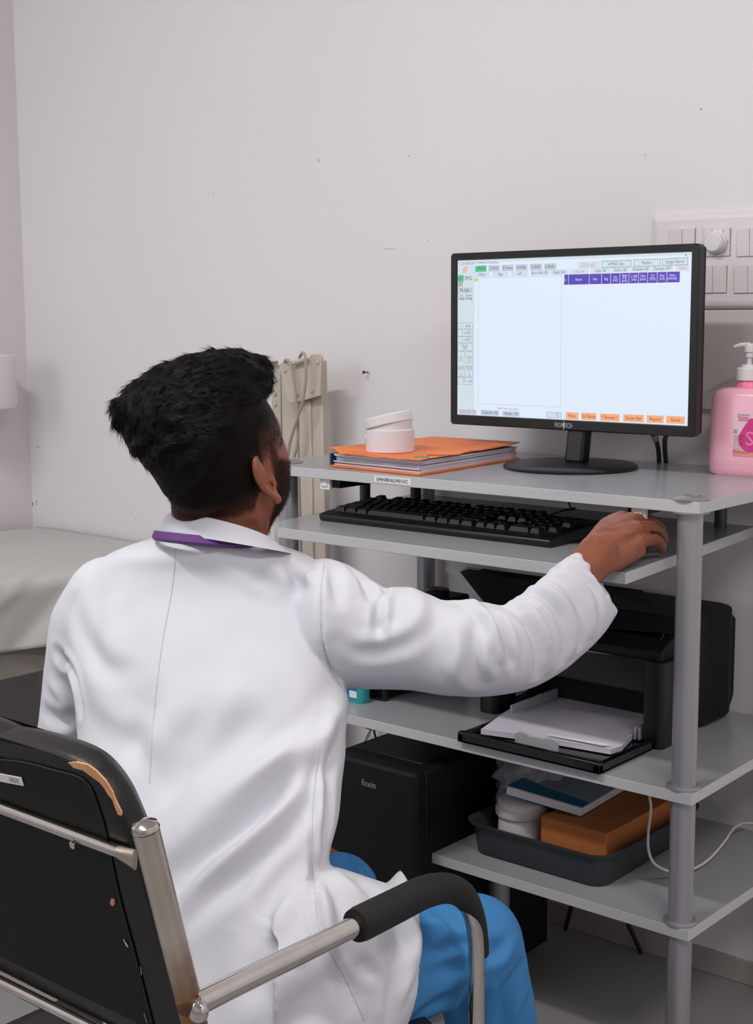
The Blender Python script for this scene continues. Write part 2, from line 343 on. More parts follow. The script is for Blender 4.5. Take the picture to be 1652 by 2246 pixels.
for s, px, py, w, cc in (('Wrist', 1057, 602.5, .034, 'ui_text'), ('Page', 1098, 601.5, .034, 'ui_text'), ('Left', 1140, 600, .035, 'ui_text'), ('Auto Adv ON', 1184, 598.5, .037, 'ui_text'), ('Single Side', 1227, 597, .038, 'ui_text'),
                     ('Save As', 1271, 595.8, .037, 'ui_red'), ('Clear All', 1317, 594, .038, 'ui_text'), ('Select All', 1361, 592.5, .035, 'ui_text'), ('Deselect All', 1405, 590.5, .036, 'ui_text'), ('Overlap OFF', 1452, 589, .040, 'ui_text'), ('Name', 1497, 588, .024, 'ui_red')):
    uframe(px, py, w, .0085, 'ui_line', .0003); utext(s, px, py, .0052, cc, sh=.3)
# trace window
a, b = U(1050, 610), U(1229, 893)
for (xa, za, xb, zb) in ((a[0], a[2], b[0], a[2]), (a[0], b[2], b[0], b[2]), (a[0], a[2], a[0], b[2]), (b[0], a[2], b[0], b[2])):
    t = .00028; ui.add([(min(xa, xb)-t, YS-.0002, min(za, zb)-t), (max(xa, xb)+t, YS-.0002, min(za, zb)-t), (max(xa, xb)+t, YS-.0002, max(za, zb)+t), (min(xa, xb)-t, YS-.0002, max(za, zb)+t)], [(0, 1, 2, 3)], 6)
urect2(1044.5, 614, .008, .0055, 'ui_yellow', 3)
# blue header
ha, hb = U(1235, 614), U(1488, 606)
urect2(1361, 610.5, hb[0]-ha[0]+.003, .0205, 'ui_white', 2); urect2(1361, 610.5, hb[0]-ha[0], .0175, 'ui_blue', 3)
for px in (1247.5, 1293, 1320, 1340, 1360, 1380, 1401, 1421, 1442, 1463): urect2(px, 611-(px-1361)*.031, .0008, .0175, 'ui_white', 4)
for s, px, dy in (('S.', 1241, 0), ('Nerve', 1270, 0), ('Site', 1306, 0), ('Seg', 1330, 0), ('Lat', 1350, -3.5), ('(mS)', 1350, 3.5), ('Amp', 1370.5, -6), ('P-P', 1370.5, 0), ('(mV)', 1370.5, 6), ('I. Diff', 1391, -3.5), ('(mS)', 1391, 3.5), ('Dist', 1411, -3.5), ('(mm)', 1411, 3.5),
                  ('CV', 1432, -3.5), ('(M/S)', 1432, 3.5), ('Dur', 1453, -3.5), ('(mS)', 1453, 3.5), ('Area', 1475, -3.5), ('(mVmS)', 1475, 3.5)):
    utext(s, px, 610.5-(px-1361)*.031+dy, .0046, 'ui_white')
# left column
urect2(1010, 611, .0150, .0125, 'ui_green', 3); utext('NCS', 1010, 611, .0072)
utext('EMG', 1028, 610.5, .0072); urect2(1010.5, 624.5, .013, .010, 'ui_bar', 3); utext('EP', 1010.5, 624, .007)
urect2(1020.5, 637, .034, .010, 'ui_bar', 3); utext('Pt Info', 1020, 637, .0068)
for s, px, py in (('Test', 1012, 648), ('System', 1029, 647.5), ('Config', 1012, 655), ('Config', 1029.5, 654.7)): utext(s, px, py, .0045)
urect2(1020.5, 655, .035, .0055, 'ui_bar', 3)
for s, py, h in (('1   Amp', 715, .0115), ('5  mV/D', 730.5, .0115), ('5  mS/D', 745, .0115), ('Notch', 761.5, .0135), ('35  mA', 835.5, .0135)):
    uframe(1020.7, py, .0335, h, 'ui_teal', .0006)
    if s == 'Notch': utext('Notch', 1020, 758.5, .0046); utext('OFF', 1020.5, 765, .0046)
    elif s[0] == '3': utext('35', 1018, 835, .008, 'ui_red'); utext('mA', 1031, 836, .0048)
    else: utext(s, 1023, py, .0052)
for py, (l1, l2), (r1, r2) in ((779.5, ('2', 'Hz'), ('3', 'KHz')), (800, ('1', 'Count'), ('000', 'Stimuli')), (818, ('1', 'Hz'), ('000', 'uS'))):
    for px, t1, t2 in ((1012, l1, l2), (1030, r1, r2)):
        uframe(px, py, .0155, .0145, 'ui_teal', .0006); utext(t1, px, py-3.5, .0042, 'ui_red' if t1 == '000' else 'ui_line'); utext(t2, px, py+4, .0042)
# logo: two bent figures
for dx, dy, hh in ((0, 0, .010), (5, -1, .009)):
    q = U(1018+dx, 592+dy); ui.add([(q[0]-.002, YS-.0004, q[2]-.006), (q[0], YS-.0004, q[2]-.007), (q[0]+.002, YS-.0004, q[2]+.001), (q[0]+.004, YS-.0004, q[2]+.005), (q[0]+.001, YS-.0004, q[2]+.006), (q[0]-.002, YS-.0004, q[2])], [(0, 1, 2, 3, 4, 5)], 5)
utext('Movie: Time 15 sec Capture', 1115, 893.5+3, .0035)
for s, px, py, w, cc in (('Stim Off : F1', 1026, 903.5, .041, 'ui_red'), ('Capture : F2', 1074.5, 905.5, .041, 'ui_text'), ('Reset : F3', 1121, 908, .038, 'ui_text')):
    urect2(px, py, w, .0095, 'ui_bar', 2); utext(s, px, py-.5, .006, cc, sh=.3)
uframe(1215.5, 910.5, .032, .0105, 'ui_teal', .0006); utext('C', 1224, 910.5, .0062)
for s, px, py, w in (('Print', 1255, 912.3, .0265), ('Dr.Notes', 1292, 913.7, .030), ('< Review >', 1338, 915.8, .038), ('Summ Rpt', 1390, 917.5, .040), ('Report', 1437.5, 919.5, .032), ('Guide', 1482, 921, .0345)):
    urect2(px, py, w, .0125, 'ui_or', 2); utext(s, px, py, .0062, 'ui_brown')
utext('x', 1505, 559, .006)
uio = ui.build('screen_display', [M[k] for k in UI], scr, smooth=0)
lg = MB(); q = at(1236, 933, Y=YM)
text_mb(lg, 'FRON', (q[0]-.0085, YM-.0003, q[2]), (1, 0, 0), (0, 0, 1), .0085, depth=0, wfac=.62); text_mb(lg, 'TECH', (q[0]+.0095, YM-.0003, q[2]-.0005), (1, 0, 0), (0, 0, 1), .0085, depth=0, wfac=.60)
lg.add([(q[0]+.001, YM-.0004, q[2]-.009), (q[0]+.003, YM-.0004, q[2]), (q[0]+.0005, YM-.0004, q[2]+.009), (q[0]-.001, YM-.0004, q[2]+.001)], [(0, 1, 2, 3)])
lg.build('logo', mat('silver_print', (190, 195, 200), .4), mon, smooth=0)
bc = at(1251, 1026, Z=ZT); nb = at(1264, 1000, Y=bc[1])
MB().lathe((bc[0], bc[1], ZT), [(.118, 0), (.119, .004), (.115, .0075), (.06, .0105), (.02, .012)], 64).build('stand_base', M['black'], mon, smooth=40)
MB().prism([(nb[0]-.019, bc[1]-.012, ZT+.010), (nb[0]+.019, bc[1]-.012, ZT+.010), (nb[0]+.019, bc[1]+.016, ZT+.010), (nb[0]-.019, bc[1]+.016, ZT+.010)], (0, .018, z0+.05-ZT)).build('stand_neck', M['black'], mon, bevel=.006, seg=4)
# cables out of the monitor
for pxs, nm in ((((1432, 950), (1438, 962), (1444, 985), (1446, 1012)), 'black video cable with grey plug hanging below the monitor, left of two'), (((1464, 950), (1459, 965), (1459, 990), (1461, 1013)), 'black power cable hanging below the monitor, right of two')):
    pts = [at(x, y, Y=2.165) for x, y in pxs]; pts[0][2] += .02
    e = pts[-1].copy(); e[2] = ZT-.10; e2 = e.copy(); e[1] = pts[-1][1]+.145; e2[1] = 2.307
    pts2 = [at(x, y, Y=2.165+.135*i/(len(pxs)-1)) for i, (x, y) in enumerate(pxs)]
    e = pts2[-1]+V3((0, .007, -.12))
    t = tag(MB().tube(curve(pts2[:-1]+[pts2[-1]], 6), .0042, 12).build('monitor_cable', M['cable']), nm, 'cable')
    if 'plug' in nm: MB().tube([pts2[0]+V3((0, 0, .004)), pts2[1]], .0065, 12).build('cable_plug', mat('grey_cable_plug', (150, 145, 142), .5), t)

# ------------------------------------------------------------------ keyboard
kb = thing('keyboard', (-1.45, 1.93, .86), 'wide black computer keyboard on the pull-out tray', 'keyboard')
kx0, kx1, ky0, ky1 = -1.690, -1.200, 1.835, 2.005
prof = [(ky0+.004, 0), (ky0, .008), (ky0+.002, .013), (ky0+.022, .0165), (ky1-.012, .026), (ky1, .024), (ky1, 0)]
MB().prism([(kx0, y, .86+z) for y, z in prof], (kx1-kx0, 0, 0)).build('keyboard_base', M['black'], kb, bevel=.0025, seg=3)
def keymesh(w, d):
    h = .0085; i = .0035
    mb = MB(); mb.add([(-w/2, -d/2, 0), (w/2, -d/2, 0), (w/2, d/2, 0), (-w/2, d/2, 0), (-w/2+i, -d/2+i*.9, h), (w/2-i, -d/2+i*.9, h), (w/2-i, d/2-i*.4, h+.0008), (-w/2+i, d/2-i*.4, h+.0008)],
                      [(3, 2, 1, 0), (4, 5, 6, 7), (0, 1, 5, 4), (1, 2, 6, 5), (2, 3, 7, 6), (3, 0, 4, 7)])
    return mb
u = (kx1-kx0-.03)/22.5; rows = [
    [1.25, 1.25, 1.25, 6.25, 1.25, 1.25, 1.25, 1.25, -.25, 1, 1, 1, -.25, 2, 1],
    [2.25]+[1]*10+[2.75, -1.25, 1, -1.25, 1, 1, 1, 1],
    [1.75]+[1]*11+[2.25, -3.5, 1, 1, 1],
    [1.5]+[1]*12+[1.5, -.25, 1, 1, 1, -.25, 1, 1, 1, 1],
    [1]*13+[2, -.25, 1, 1, 1, -.25, 1, 1, 1, 1],
    [1, -1, 1, 1, 1, 1, -.5, 1, 1, 1, 1, -.5, 1, 1, 1, 1, -.25, 1, 1, 1]]
tilt = math.atan((.026-.0165)/(ky1-.012-ky0-.022)); cache = {}; keys = []
for ri, row in enumerate(rows):
    x = kx0+.015; yy = ky0+.034+ri*.0205+(.006 if ri == 5 else 0); zz = .86+.0165+(yy-ky0-.022)*math.tan(tilt)-.001
    for wd in row:
        if wd < 0: x += -wd*u; continue
        keys.append((x+wd*u/2, yy, zz, wd)); x += wd*u
keys.sort(key=lambda k: k[1])
stuffk = MB()
for i, (x, y, z, wd) in enumerate(keys):
    if i < 100:
        if wd not in cache:
            o = keymesh(wd*u-.0012, .0188).build('key', M['key'], None, smooth=0, bevel=.0008); cache[wd] = o
        else:
            o = cache[wd].copy(); col.objects.link(o)
        o.parent = None; o.location = (x, y, z); o.rotation_euler = (tilt, 0, 0); par(o, kb)
    else:
        k = keymesh(wd*u-.0012, .0188); stuffk.add([V3(p)+V3((x, y, z+p[1]*math.tan(tilt))) for p in k.v], k.f)
if stuffk.v: tag(stuffk.build('keys', M['key'], kb, smooth=0), kind='stuff')
tag(MB().tube(curve([at(1248, 1103, Y=2.2), at(1252, 1113, Y=2.15), at(1262, 1116, Y=2.1), at(1235, 1120, Y=2.05), (at(1195, 1135, Z=.888))], 8), .0018, 8).build('keyboard_cable', M['cable']), 'thin black cable running back from the keyboard under the desktop', 'cable')

# ------------------------------------------------------------------ file folder and white jar
fo = thing('file_folder', (-1.55, 2.0, ZT), 'thick orange paper file stuffed with sheets under a white jar', 'folder')
A, B_, C_ = at(727, 1024, Z=ZT), at(920, 1044, Z=ZT), at(1138, 1008, Z=ZT)
D_ = A+(C_-B_)
def quad(z, ex=0.): 
    c = (A+B_+C_+D_)/4; return [V3(((p-c)*(1+ex)+c)[:2].tolist()+[z]) for p in (A, B_, C_, D_)]
MB().prism(quad(ZT+.0005, .01), (0, 0, .0035)).build('back_cover', M['orange'], fo, smooth=0, bevel=.0008)
pg = MB(); z = ZT+.0042
for k in range(9):
    q = quad(z, -.035+random.uniform(-.015, .012)); sh = V3((random.uniform(-.003, .003), random.uniform(-.003, .003), 0))
    th = random.uniform(.0016, .0028); pg.prism([p+sh for p in q], (0, 0, th)); z += th*.97
pg.build('paper_sheets', M['paper'], fo, smooth=0)
q = quad(z+.0012, .01); n = 14; cov = MB(); top = []
def lerp(a, b, t): return a+(b-a)*t
edge = []
for k in range(n): edge.append(lerp(q[0], q[1], k/n)+V3((random.uniform(-.002, .002), random.uniform(-.005, .001), random.uniform(-.0015, .001))))
edge[0] += V3((-.012, .004, .006)); edge[1] += V3((-.004, .006, .007)); edge[2] += V3((0, -.004, .0))
for k in range(n): edge.append(lerp(q[1], q[2], k/n)+V3((random.uniform(-.003, .004), random.uniform(-.003, .003), random.uniform(-.001, .0015)+.005*k/n)))
edge += [q[2]+V3((0, 0, .006)), q[3]+V3((0, 0, .004))]
cov.prism(edge, (0, 0, .0018)); cov.build('front_cover', M['orange'], fo, smooth=0)
s = A+V3((-.002, 0, 0)); MB().obox((A+D_)/2+V3((-.003, 0, .013)), (D_-A)/2*.99, V3((.0025, 0, 0)), (0, 0, .011)).build('spine_tape', M['navy'], fo, bevel=.001)
g = at(925, 1004, Z=z+.003)
MB().obox(g, (.011, .006, 0), (-.002, .004, 0), (0, 0, .0022)).build('index_tab', M['green'], fo, bevel=.001)
g = at(963, 1000, Z=z+.003)
MB().obox(g, (.016, .013, 0), (-.0015, .0025, 0), (0, 0, .0018)).build('index_tab', M['maroon'], fo, bevel=.001)
jt = z+.0035
jc = at(856, 992, Z=jt); R = .0435
jar = thing('gel_jar', jc, 'white round plastic jar with loose tilted lid on the orange file', 'jar')
MB().lathe((jc[0], jc[1], jt), [(R-.004, 0), (R, .003), (R, .041), (R-.002, .0425), (R-.004, .0425), (R-.004, .060), (R-.007, .060), (R-.007, .01)], 56).build('jar_body', M['white'], jar)
ax = V3(RT*(-.21)+UP*.97); ax = ax/np.linalg.norm(ax); lc = V3((jc[0], jc[1], jt+.048))+UP*.001-RT*.0015
MB().lathe(lc, [(R-.001, 0), (R, .001), (R, .015), (R-.003, .0175), (R-.006, .0178), (.001, .0178)], 56, axis=ax).build('jar_lid', M['white'], jar)
MB().lathe(V3((jc[0], jc[1], 0))-RT*(R-.001)+V3((0, 0, jt+.026)), [(.006, -.001), (.006, .002)], 16, axis=-RT).build('jar_tab', M['white'], jar)

# ------------------------------------------------------------------ soap bottle
bb = at(1614, 1043, Z=ZT)
sb = thing('soap_bottle', bb, 'large translucent pink pump bottle of hand rub at the right end of the desktop', 'bottle')
k = Q = np.linalg.norm((bb-EYE))/FPX
def rrect(c, hx, hy, z, rad, n=6):
    out = []
    for sx, sy, a0 in ((1, 1, 0), (-1, 1, 90), (-1, -1, 180), (1, -1, 270)):
        for i in range(n+1):
            a = math.radians(a0+90*i/n); out.append((c[0]+sx*(hx-rad)+rad*math.cos(a), c[1]+sy*(hy-rad)+rad*math.sin(a), z))
    return out
bl = at(1563, 1030, Z=ZT); cx, cy = bb[0]+.004, bb[1]+.03
hx, hy = .058, .040
H_ = .145
rings = []
for zz, s_, rr in ((0, .90, .02), (.004, .97, .022), (.012, 1, .024), (.028, 1, .024), (.030, .985, .022), (.108, .985, .022), (.110, .97, .022), (.130, .96, .024), (.139, .9, .026), (H_, .72, .02), (H_+.002, .45, .014)):
    rings.append(rrect((cx, cy), hx*s_, hy*s_, ZT+zz, rr))
MB().loft(rings).build('bottle_body', M['pink'], sb, smooth=50)
MB().lathe((cx, cy, ZT+H_-.002), [(.021, 0), (.021, .006), (.0175, .012), (.0175, .017)], 40).build('bottle_neck', M['pinkd'], sb)
MB().lathe((cx, cy, ZT+H_+.014), [(.0205, 0), (.0205, .019), (.019, .021), (.013, .0215), (.012, .026), (.004, .026), (.0038, .038), (.006, .038), (.006, .046), (.0085, .047), (.009, .058), (.0075, .061), (.001, .0615)], 40).build('pump', M['white'], sb)
zp = ZT+H_+.014+.0585
MB().tube([(cx, cy, zp), (cx-.014, cy-.004, zp), (cx-.025, cy-.008, zp-.003)], [.0045, .0038, .0025], 12).build('spout', M['white'], sb)
yl = cy-hy*.985-.0004
xl0 = cx-.006
MB().box(xl0, cx+.052, yl-.0003, yl+.0004, ZT+.034, ZT+.106).build('bottle_label', mat('pale_pink_label', (238, 205, 212), .5, var=.02), sb, smooth=0)
lt = MB(); cc_ = (xl0+.033, ZT+.063)
lt.add([(cc_[0]+.0235*math.cos(t)*(1-.35*max(0, math.sin(t))**2), yl-.0006, cc_[1]+.022*math.sin(t)+(.013*max(0, math.sin(t))**3)) for t in np.linspace(0, 2*math.pi, 40, endpoint=False)], [tuple(range(40))], 0)
lt.add([(xl0, yl-.0005, ZT+.0342), (cx+.052, yl-.0005, ZT+.0342), (cx+.052, yl-.0005, ZT+.043), (xl0, yl-.0005, ZT+.045)], [(0, 1, 2, 3)], 2)
lt.add([(xl0+.009, yl-.0005, ZT+.0925), (cx+.052, yl-.0005, ZT+.0925), (cx+.052, yl-.0005, ZT+.0975), (xl0+.009, yl-.0005, ZT+.0975)], [(0, 1, 2, 3)], 3)
text_mb(lt, 'Disposable Bottle', (xl0+.007, yl-.0008, ZT+.1032), (1, 0, 0), (0, 0, 1), .0024, 1, 0, 'LEFT', .9); text_mb(lt, 'Refill prohibited', (xl0+.007, yl-.0008, ZT+.0994), (1, 0, 0), (0, 0, 1), .0024, 1, 0, 'LEFT', .9)
text_mb(lt, 'S', (xl0+.03, yl-.0009, ZT+.063), (1, 0, 0), (0, 0, 1), .024, 4, 0, 'CENTER', 1.1)
uframe_z = ZT+.074
for i, s in enumerate(('Hand disinfectant', '2-Propanol and 1-', 'Surgical hand rub', 'antiseptic', 'Store in cool place', 'Use as directed', 'Mfd. under lic.', 'for external use', 'only', 'Marketed by: antiseptic rub')):
    text_mb(lt, s, (xl0+.0012, yl-.0008, ZT+.0685-.0031*i), (1, 0, 0), (0, 0, 1), .0020, 1, 0, 'LEFT', .9)
lt.add([(xl0+.001, yl-.0007, ZT+.072), (xl0+.0075, yl-.0007, ZT+.072), (xl0+.0075, yl-.0007, ZT+.0785), (xl0+.001, yl-.0007, ZT+.0785)], [(0, 1, 2, 3)], 5)
lt.build('label_print', [M['magenta'], mat('label_text_ink', (120, 50, 72), .6), mat('peach_print', (232, 150, 140), .5), mat('pink_box_print', (228, 130, 170), .5), mat('light_pink_print', (246, 130, 185), .5), mat('grey_symbol_print', (170, 150, 160), .5)], sb, smooth=0)

# ------------------------------------------------------------------ switch panel, nail, wall fixture
sw = thing('switch_panel', at(1560, 575, Y=YW), 'white wall switch panel with fan regulator knob behind the monitor', 'switch panel')
a, b = at(1437, 473, Y=YW), at(1652, 676, Y=YW)
W_ = .36; gx0, gz1, gz0 = a[0], a[2], b[2]
ringsp = []
for yy, ins in ((0, 0), (-.006, 0), (-.012, .004), (-.014, .012)):
    ringsp.append([(x, YW+yy, z) for x, z in ((gx0+ins, gz0+ins), (gx0+W_-ins, gz0+ins), (gx0+W_-ins, gz1-ins), (gx0+ins, gz1-ins))])
MB().loft(ringsp).build('switch_plate', M['white'], sw, smooth=0, bevel=.003, seg=3)
yf = YW-.014
def module(px0, py0, px1, py1, nsw):
    a, b = at(px0, py0, Y=yf), at(px1, py1, Y=yf)
    fr = MB().box(a[0]-.0006, b[0]+.0006, yf-.0006, yf+.001, b[2]-.0006, a[2]+.0006).build('module_gap', mat('shadow_gap_plastic', (150, 145, 145), .5), sw, smooth=0)
    w = (b[0]-a[0])/nsw
    for i in range(nsw):
        MB().prism([(a[0]+i*w+.0004, yf-.0022, b[2]), (a[0]+i*w+.0004, yf-.0045, a[2]), (a[0]+i*w+.0004, yf, a[2]), (a[0]+i*w+.0004, yf, b[2])], (w-.0008, 0, 0)).build('rocker_switch' if nsw > 1 else 'regulator_face', M['white'], sw, smooth=0, bevel=.0005)
    return (a+b)/2
module(1471, 504, 1525, 558, 2)
rc = module(1545, 503, 1602, 561, 1)
module(1619, 503, 1673, 561, 2); module(1540-57, 584, 1594, 642, 4) if False else module(1536, 584, 1594, 642, 2); module(1613, 584, 1671, 642, 2)
rk = MB().lathe((rc[0], yf-.004, rc[2]), [(.0205, 0), (.0205, .003), (.018, .0045), (.0175, .012), (.015, .0145), (.001, .0148)], 40, axis=(0, -1, 0)).build('regulator_knob', M['white'], sw)
dm = MB()
for i, ang in enumerate((215, 160, 110, 55, 0, -40)):
    q = (rc[0]+.023*math.cos(math.radians(ang)), yf-.0052, rc[2]+.0225*math.sin(math.radians(ang))+0)
    text_mb(dm, str(i), q, (1, 0, 0), (0, 0, 1), .004, 0, 0)
dm.build('regulator_numbers', mat('grey_numeral', (120, 118, 118), .5), sw, smooth=0)
nl = at(808, 817, Y=YW)
nail = thing('wall_nail', nl, 'small purple-headed pin stuck in the bare wall left of the monitor', 'pin')
MB().tube([nl, nl+V3((0, -.014, .001))], .0012, 8).build('pin_shaft', M['black'], nail)
MB().ell(nl+V3((0, -.015, .001)), (.0032, .003, .0036), n=8).build('pin_head', M['purple'], nail)
fx = thing('wall_fixture', at(-30, 835, Y=2.12), 'white rounded barrel-shaped fixture with dark top knob at the left picture edge', 'fixture')
fc = at(-36, 835, Y=2.12); fr_ = .083
MB().lathe((fc[0], fc[1], fc[2]-.070), [(fr_-.03, -.002), (fr_-.006, 0), (fr_, .012), (fr_-.001, .132), (fr_-.004, .136), (.02, .141)], 56).build('fixture_body', M['white'], fx)
MB().tube([(fc[0], fc[1], fc[2]), (fc[0]-.12, fc[1]+.15, fc[2])], .02, 16).build('fixture_arm', M['white'], fx)
kq = at(-4, 770, Y=2.12)
MB().ell((kq[0], kq[1]-.02, fc[2]+.075), (.010, .010, .012), n=10).build('fixture_knob', M['blackm'], fx)

# ------------------------------------------------------------------ folded frame with cable, behind the desk
ff = thing('folded_metal_frame', (-2.1, 2.2, 0), 'beige folded metal bed frame section standing against the wall behind the desk', 'bed frame')
def pq(px, py, Y): return at(px, py, Y=Y)
MB().prism([pq(594, 800, 2.26), pq(614, 800, 2.26), (*pq(614, 1000, 2.26)[:2], .45), (*pq(600, 1000, 2.26)[:2], .45)], (0, .03, 0)).build('side_rail', M['beige'], ff, bevel=.002)
for zz in (835, 865, 888):
    MB().lathe(pq(603, zz, 2.258), [(.004, 0), (.003, .0015)], 14, axis=(0, -1, 0)).build('rivet', M['beige'], ff)
def bottom(p, z=.02): return V3((p[0], p[1], z))
MB().prism([pq(616, 800, 2.24), pq(648, 800, 2.24), bottom(pq(662, 1000, 2.24)), bottom(pq(622, 1000, 2.24))], (0, .022, 0)).build('rail_post', M['beige'], ff, bevel=.003)
tp = [pq(650, 800, 2.22), pq(704, 790, 2.22), bottom(pq(720, 1010, 2.22)), bottom(pq(672, 1005, 2.22))]
MB().prism(tp, (0, .02, 0)).build('rail_post', M['beige'], ff, bevel=.003)
MB().prism([pq(668, 880, 2.214), pq(680, 878, 2.214), bottom(pq(690, 1005, 2.214)), bottom(pq(676, 1005, 2.214))], (0, .008, 0)).build('rail_rib', M['beige'], ff, bevel=.003)
pl = [pq(x, y, 2.20) for x, y in ((612, 800), (618, 795), (652, 790), (672, 788), (683, 778), (700, 776), (706, 784), (705, 800), (702, 868), (642, 885), (632, 882), (627, 870))]
MB().prism(pl, (0, .006, 0)).build('hinge_plate', M['beige'], ff, bevel=.0012)
for x, y in ((625, 813), (696, 795), (684, 858), (651, 867)): MB().lathe(pq(x, y, 2.199), [(.0042, 0), (.0042, .001), (.003, .002)], 16, axis=(0, -1, 0)).build('rivet', M['beige'], ff)
MB().tube([pq(642, 797, 2.19), pq(672, 788, 2.19)], .004, 10).build('pivot_rod', M['beige'], ff)
MB().tube(curve([pq(587, 806, 2.25), pq(592, 798, 2.25), pq(608, 795, 2.25)], 4), .004, 8).build('hook', mat('grey_hook_metal', (140, 138, 136), .4, .5), ff)
MB().obox(V3((-2.06, 2.24, .03)), (.12, 0, 0), (0, .03, 0), (0, 0, .03)).build('frame_foot', M['beige'], ff, bevel=.003)
cpts = [(632, 1000), (636, 970), (650, 925), (664, 880), (671, 830), (670, 785), (664, 774), (656, 782), (658, 796)]
tag(MB().tube(curve([at(x, y, Y=2.175) for x, y in cpts[:6]]+[at(664, 774, Y=2.185), at(657, 784, Y=2.21)], 8), .0032, 10).build('draped_cable', M['beiged']), 'beige cable looped over the top of the folded frame, right of two', 'cable')
tag(MB().tube(curve([at(x, y, Y=2.185) for x, y in ((645, 1003), (652, 975), (654, 930), (650, 885), (644, 830), (637, 798))]+[at(628, 789, Y=2.19), at(622, 800, Y=2.215)], 8), .0032, 10).build('draped_cable', M['beiged']), 'beige cable crossing behind and looped over the folded frame, left of two', 'cable')

# ------------------------------------------------------------------ bed and sheet
bed = thing('examination_bed', (-2.85, 1.3, 0), 'low grey metal examination bed along the left wall', 'bed')
BX, BX0, BY0, BY1, BZ = -2.50, XL+.02, .25, YW-.01, .655
MB().box(BX0, BX-.005, BY0, BY1, .455, .535).build('bed_frame', M['bedf'], bed, bevel=.004)
MB().box(BX0+.01, BX-.01, BY0+.01, BY1-.005, .53, BZ-.006).build('mattress', M['linen'], bed, bevel=.02, seg=3)
for x, ys_ in ((BX0+.04, (BY0+.08, 1.55)), (BX-.10, (BY0+.08, BY1-.06))):
    for y in ys_: MB().tube([(x, y, 0), (x, y, .46)], .018, 16).build('bed_leg', M['bedf'], bed)
# sheet: top surface plus hanging side with folds
nu, nv = 90, 160; vs = []; fs = []
for j in range(nv+1):
    y = BY0-.01+(BY1-.003-BY0+.01)*j/nv
    for i in range(nu+1):
        s = i/nu; L = .62; hang = .125
        d = s*(L+hang)
        wob = .006*noise.noise(Vector((d*4, y*3, 1.3)))+.004*noise.noise(Vector((d*9, y*7, 5)))
        fold = 0
        if d < L-.02: x = BX0+.02+d*(BX-BX0-.02+.002)/L; z = BZ+.004+wob*(1 if j < nv-3 else .3); 
        else:
            t = d-(L-.02); ang = min(1, t/.035)*math.pi/2
            x = BX-.018+.022*math.sin(ang); z = BZ+.004-.022*(1-math.cos(ang))-max(0, t-.035)
            k_ = max(0, t-.01)/.13
            ph = y*13+t*16+1.5*noise.noise(Vector((y*2, t*3, 2)))
            x += k_*(.018*math.sin(ph)+.010*math.sin(ph*2.1+1)) + .008*k_
            z += .010*k_*math.sin(y*9+1)
        rad = math.exp(-((y-1.75)/.35)**2)*max(0, min(1, (d-.25)/.3))
        g_ = y*15.0+d*24.0+1.1*noise.noise(Vector((y*3.5, d*4, 9)))
        f_ = (max(0, math.sin(g_))**2*.017+max(0, math.sin(g_*1.7+1.2))**3*.009)*max(0, min(1, (d-.34)/.22))*max(0, min(1, (YW-.06-y)/.15))
        z += f_*(1 if d < L else .2); x += f_*.9*max(0, min(1, (d-L+.08)/.12))
        vs.append((x, y, z))
for j in range(nv):
    for i in range(nu): a = j*(nu+1)+i; fs.append((a, a+1, a+nu+2, a+nu+1))
sh = MB().add(vs, fs).build('bed_sheet', M['linen'], smooth=80)
so = sh.modifiers.new('s', 'SOLIDIFY'); so.thickness = .0015; so.offset = 1
tag(sh, 'rumpled white sheet hanging over the edge of the low bed', 'bed sheet')

# ------------------------------------------------------------------ tower, objects on the printer shelf
tw = thing('computer_tower', (-1.53, 2.0, 0), 'black computer tower on the floor left of the low shelf', 'computer')
TX0, TX1, TY0, TY1, TZ = -1.635, -1.435, 1.79, 2.205, .455
MB().box(TX0, TX1, TY0+.03, TY1, .012, TZ-.004).build('case', M['blackm'], tw, bevel=.004)
MB().box(TX0-.002, TX1+.002, TY0, TY0+.032, .008, TZ)  .build('front_panel', M['blackm'], tw, bevel=.008, seg=3)
MB().box(TX0+.02, TX1-.02, TY0+.0, TY1-.03, 0, .012).build('feet', M['blackm'], tw)
tm = MB(); q = at(809, 1720, Y=TY0-.0012); text_mb(tm, 'foxin', (q[0], TY0-.0012, q[2]), (1, 0, 0), (0, 0, 1), .0125, wfac=.95, depth=0); tm.build('case_logo', mat('grey_case_print', (165, 165, 162), .5), tw, smooth=0)
MB().box(TX0+.012, TX1-.03, TY0+.06, TY1-.04, TZ-.005, TZ-.002).build('top_rail', M['black'], tw, bevel=.001)
# cables and bent rod seen behind the tower
tag(MB().tube(curve([at(792, 1580, Y=2.28), at(800, 1592, Y=2.28), at(815, 1597, Y=2.28), at(833, 1590, Y=2.28)], 6), .004, 8).build('looped_cable', M['cable']), 'black cable loop hanging under the printer shelf left end', 'cable')
tag(MB().tube([at(818, 1592, Y=2.285), at(795, 1640, Y=2.285)], .003, 8).build('metal_rod', M['chromedull']), 'thin slanting metal rod behind the black computer tower', 'rod')
tag(MB().tube(curve([at(824, 1590, Y=2.29), at(821, 1605, Y=2.29), at(826, 1625, Y=2.29), at(830, 1660, Y=2.29)], 6), .0025, 8).build('thin_cable', M['cable']), 'thin black cable dropping behind the computer tower', 'cable')
for p, q_, lb in (((1262, 1975), (1240, 2038), 'short black cable slanting left under the lowest shelf'), ((1360, 2010), (1407, 2091), 'short black cable slanting right under the lowest shelf')):
    tag(MB().tube([at(*p, Y=2.26)+V3((0, 0, .02)), at(*q_, Z=.004)], .0045, 10).build('floor_cable', M['cable']), lb, 'cable')
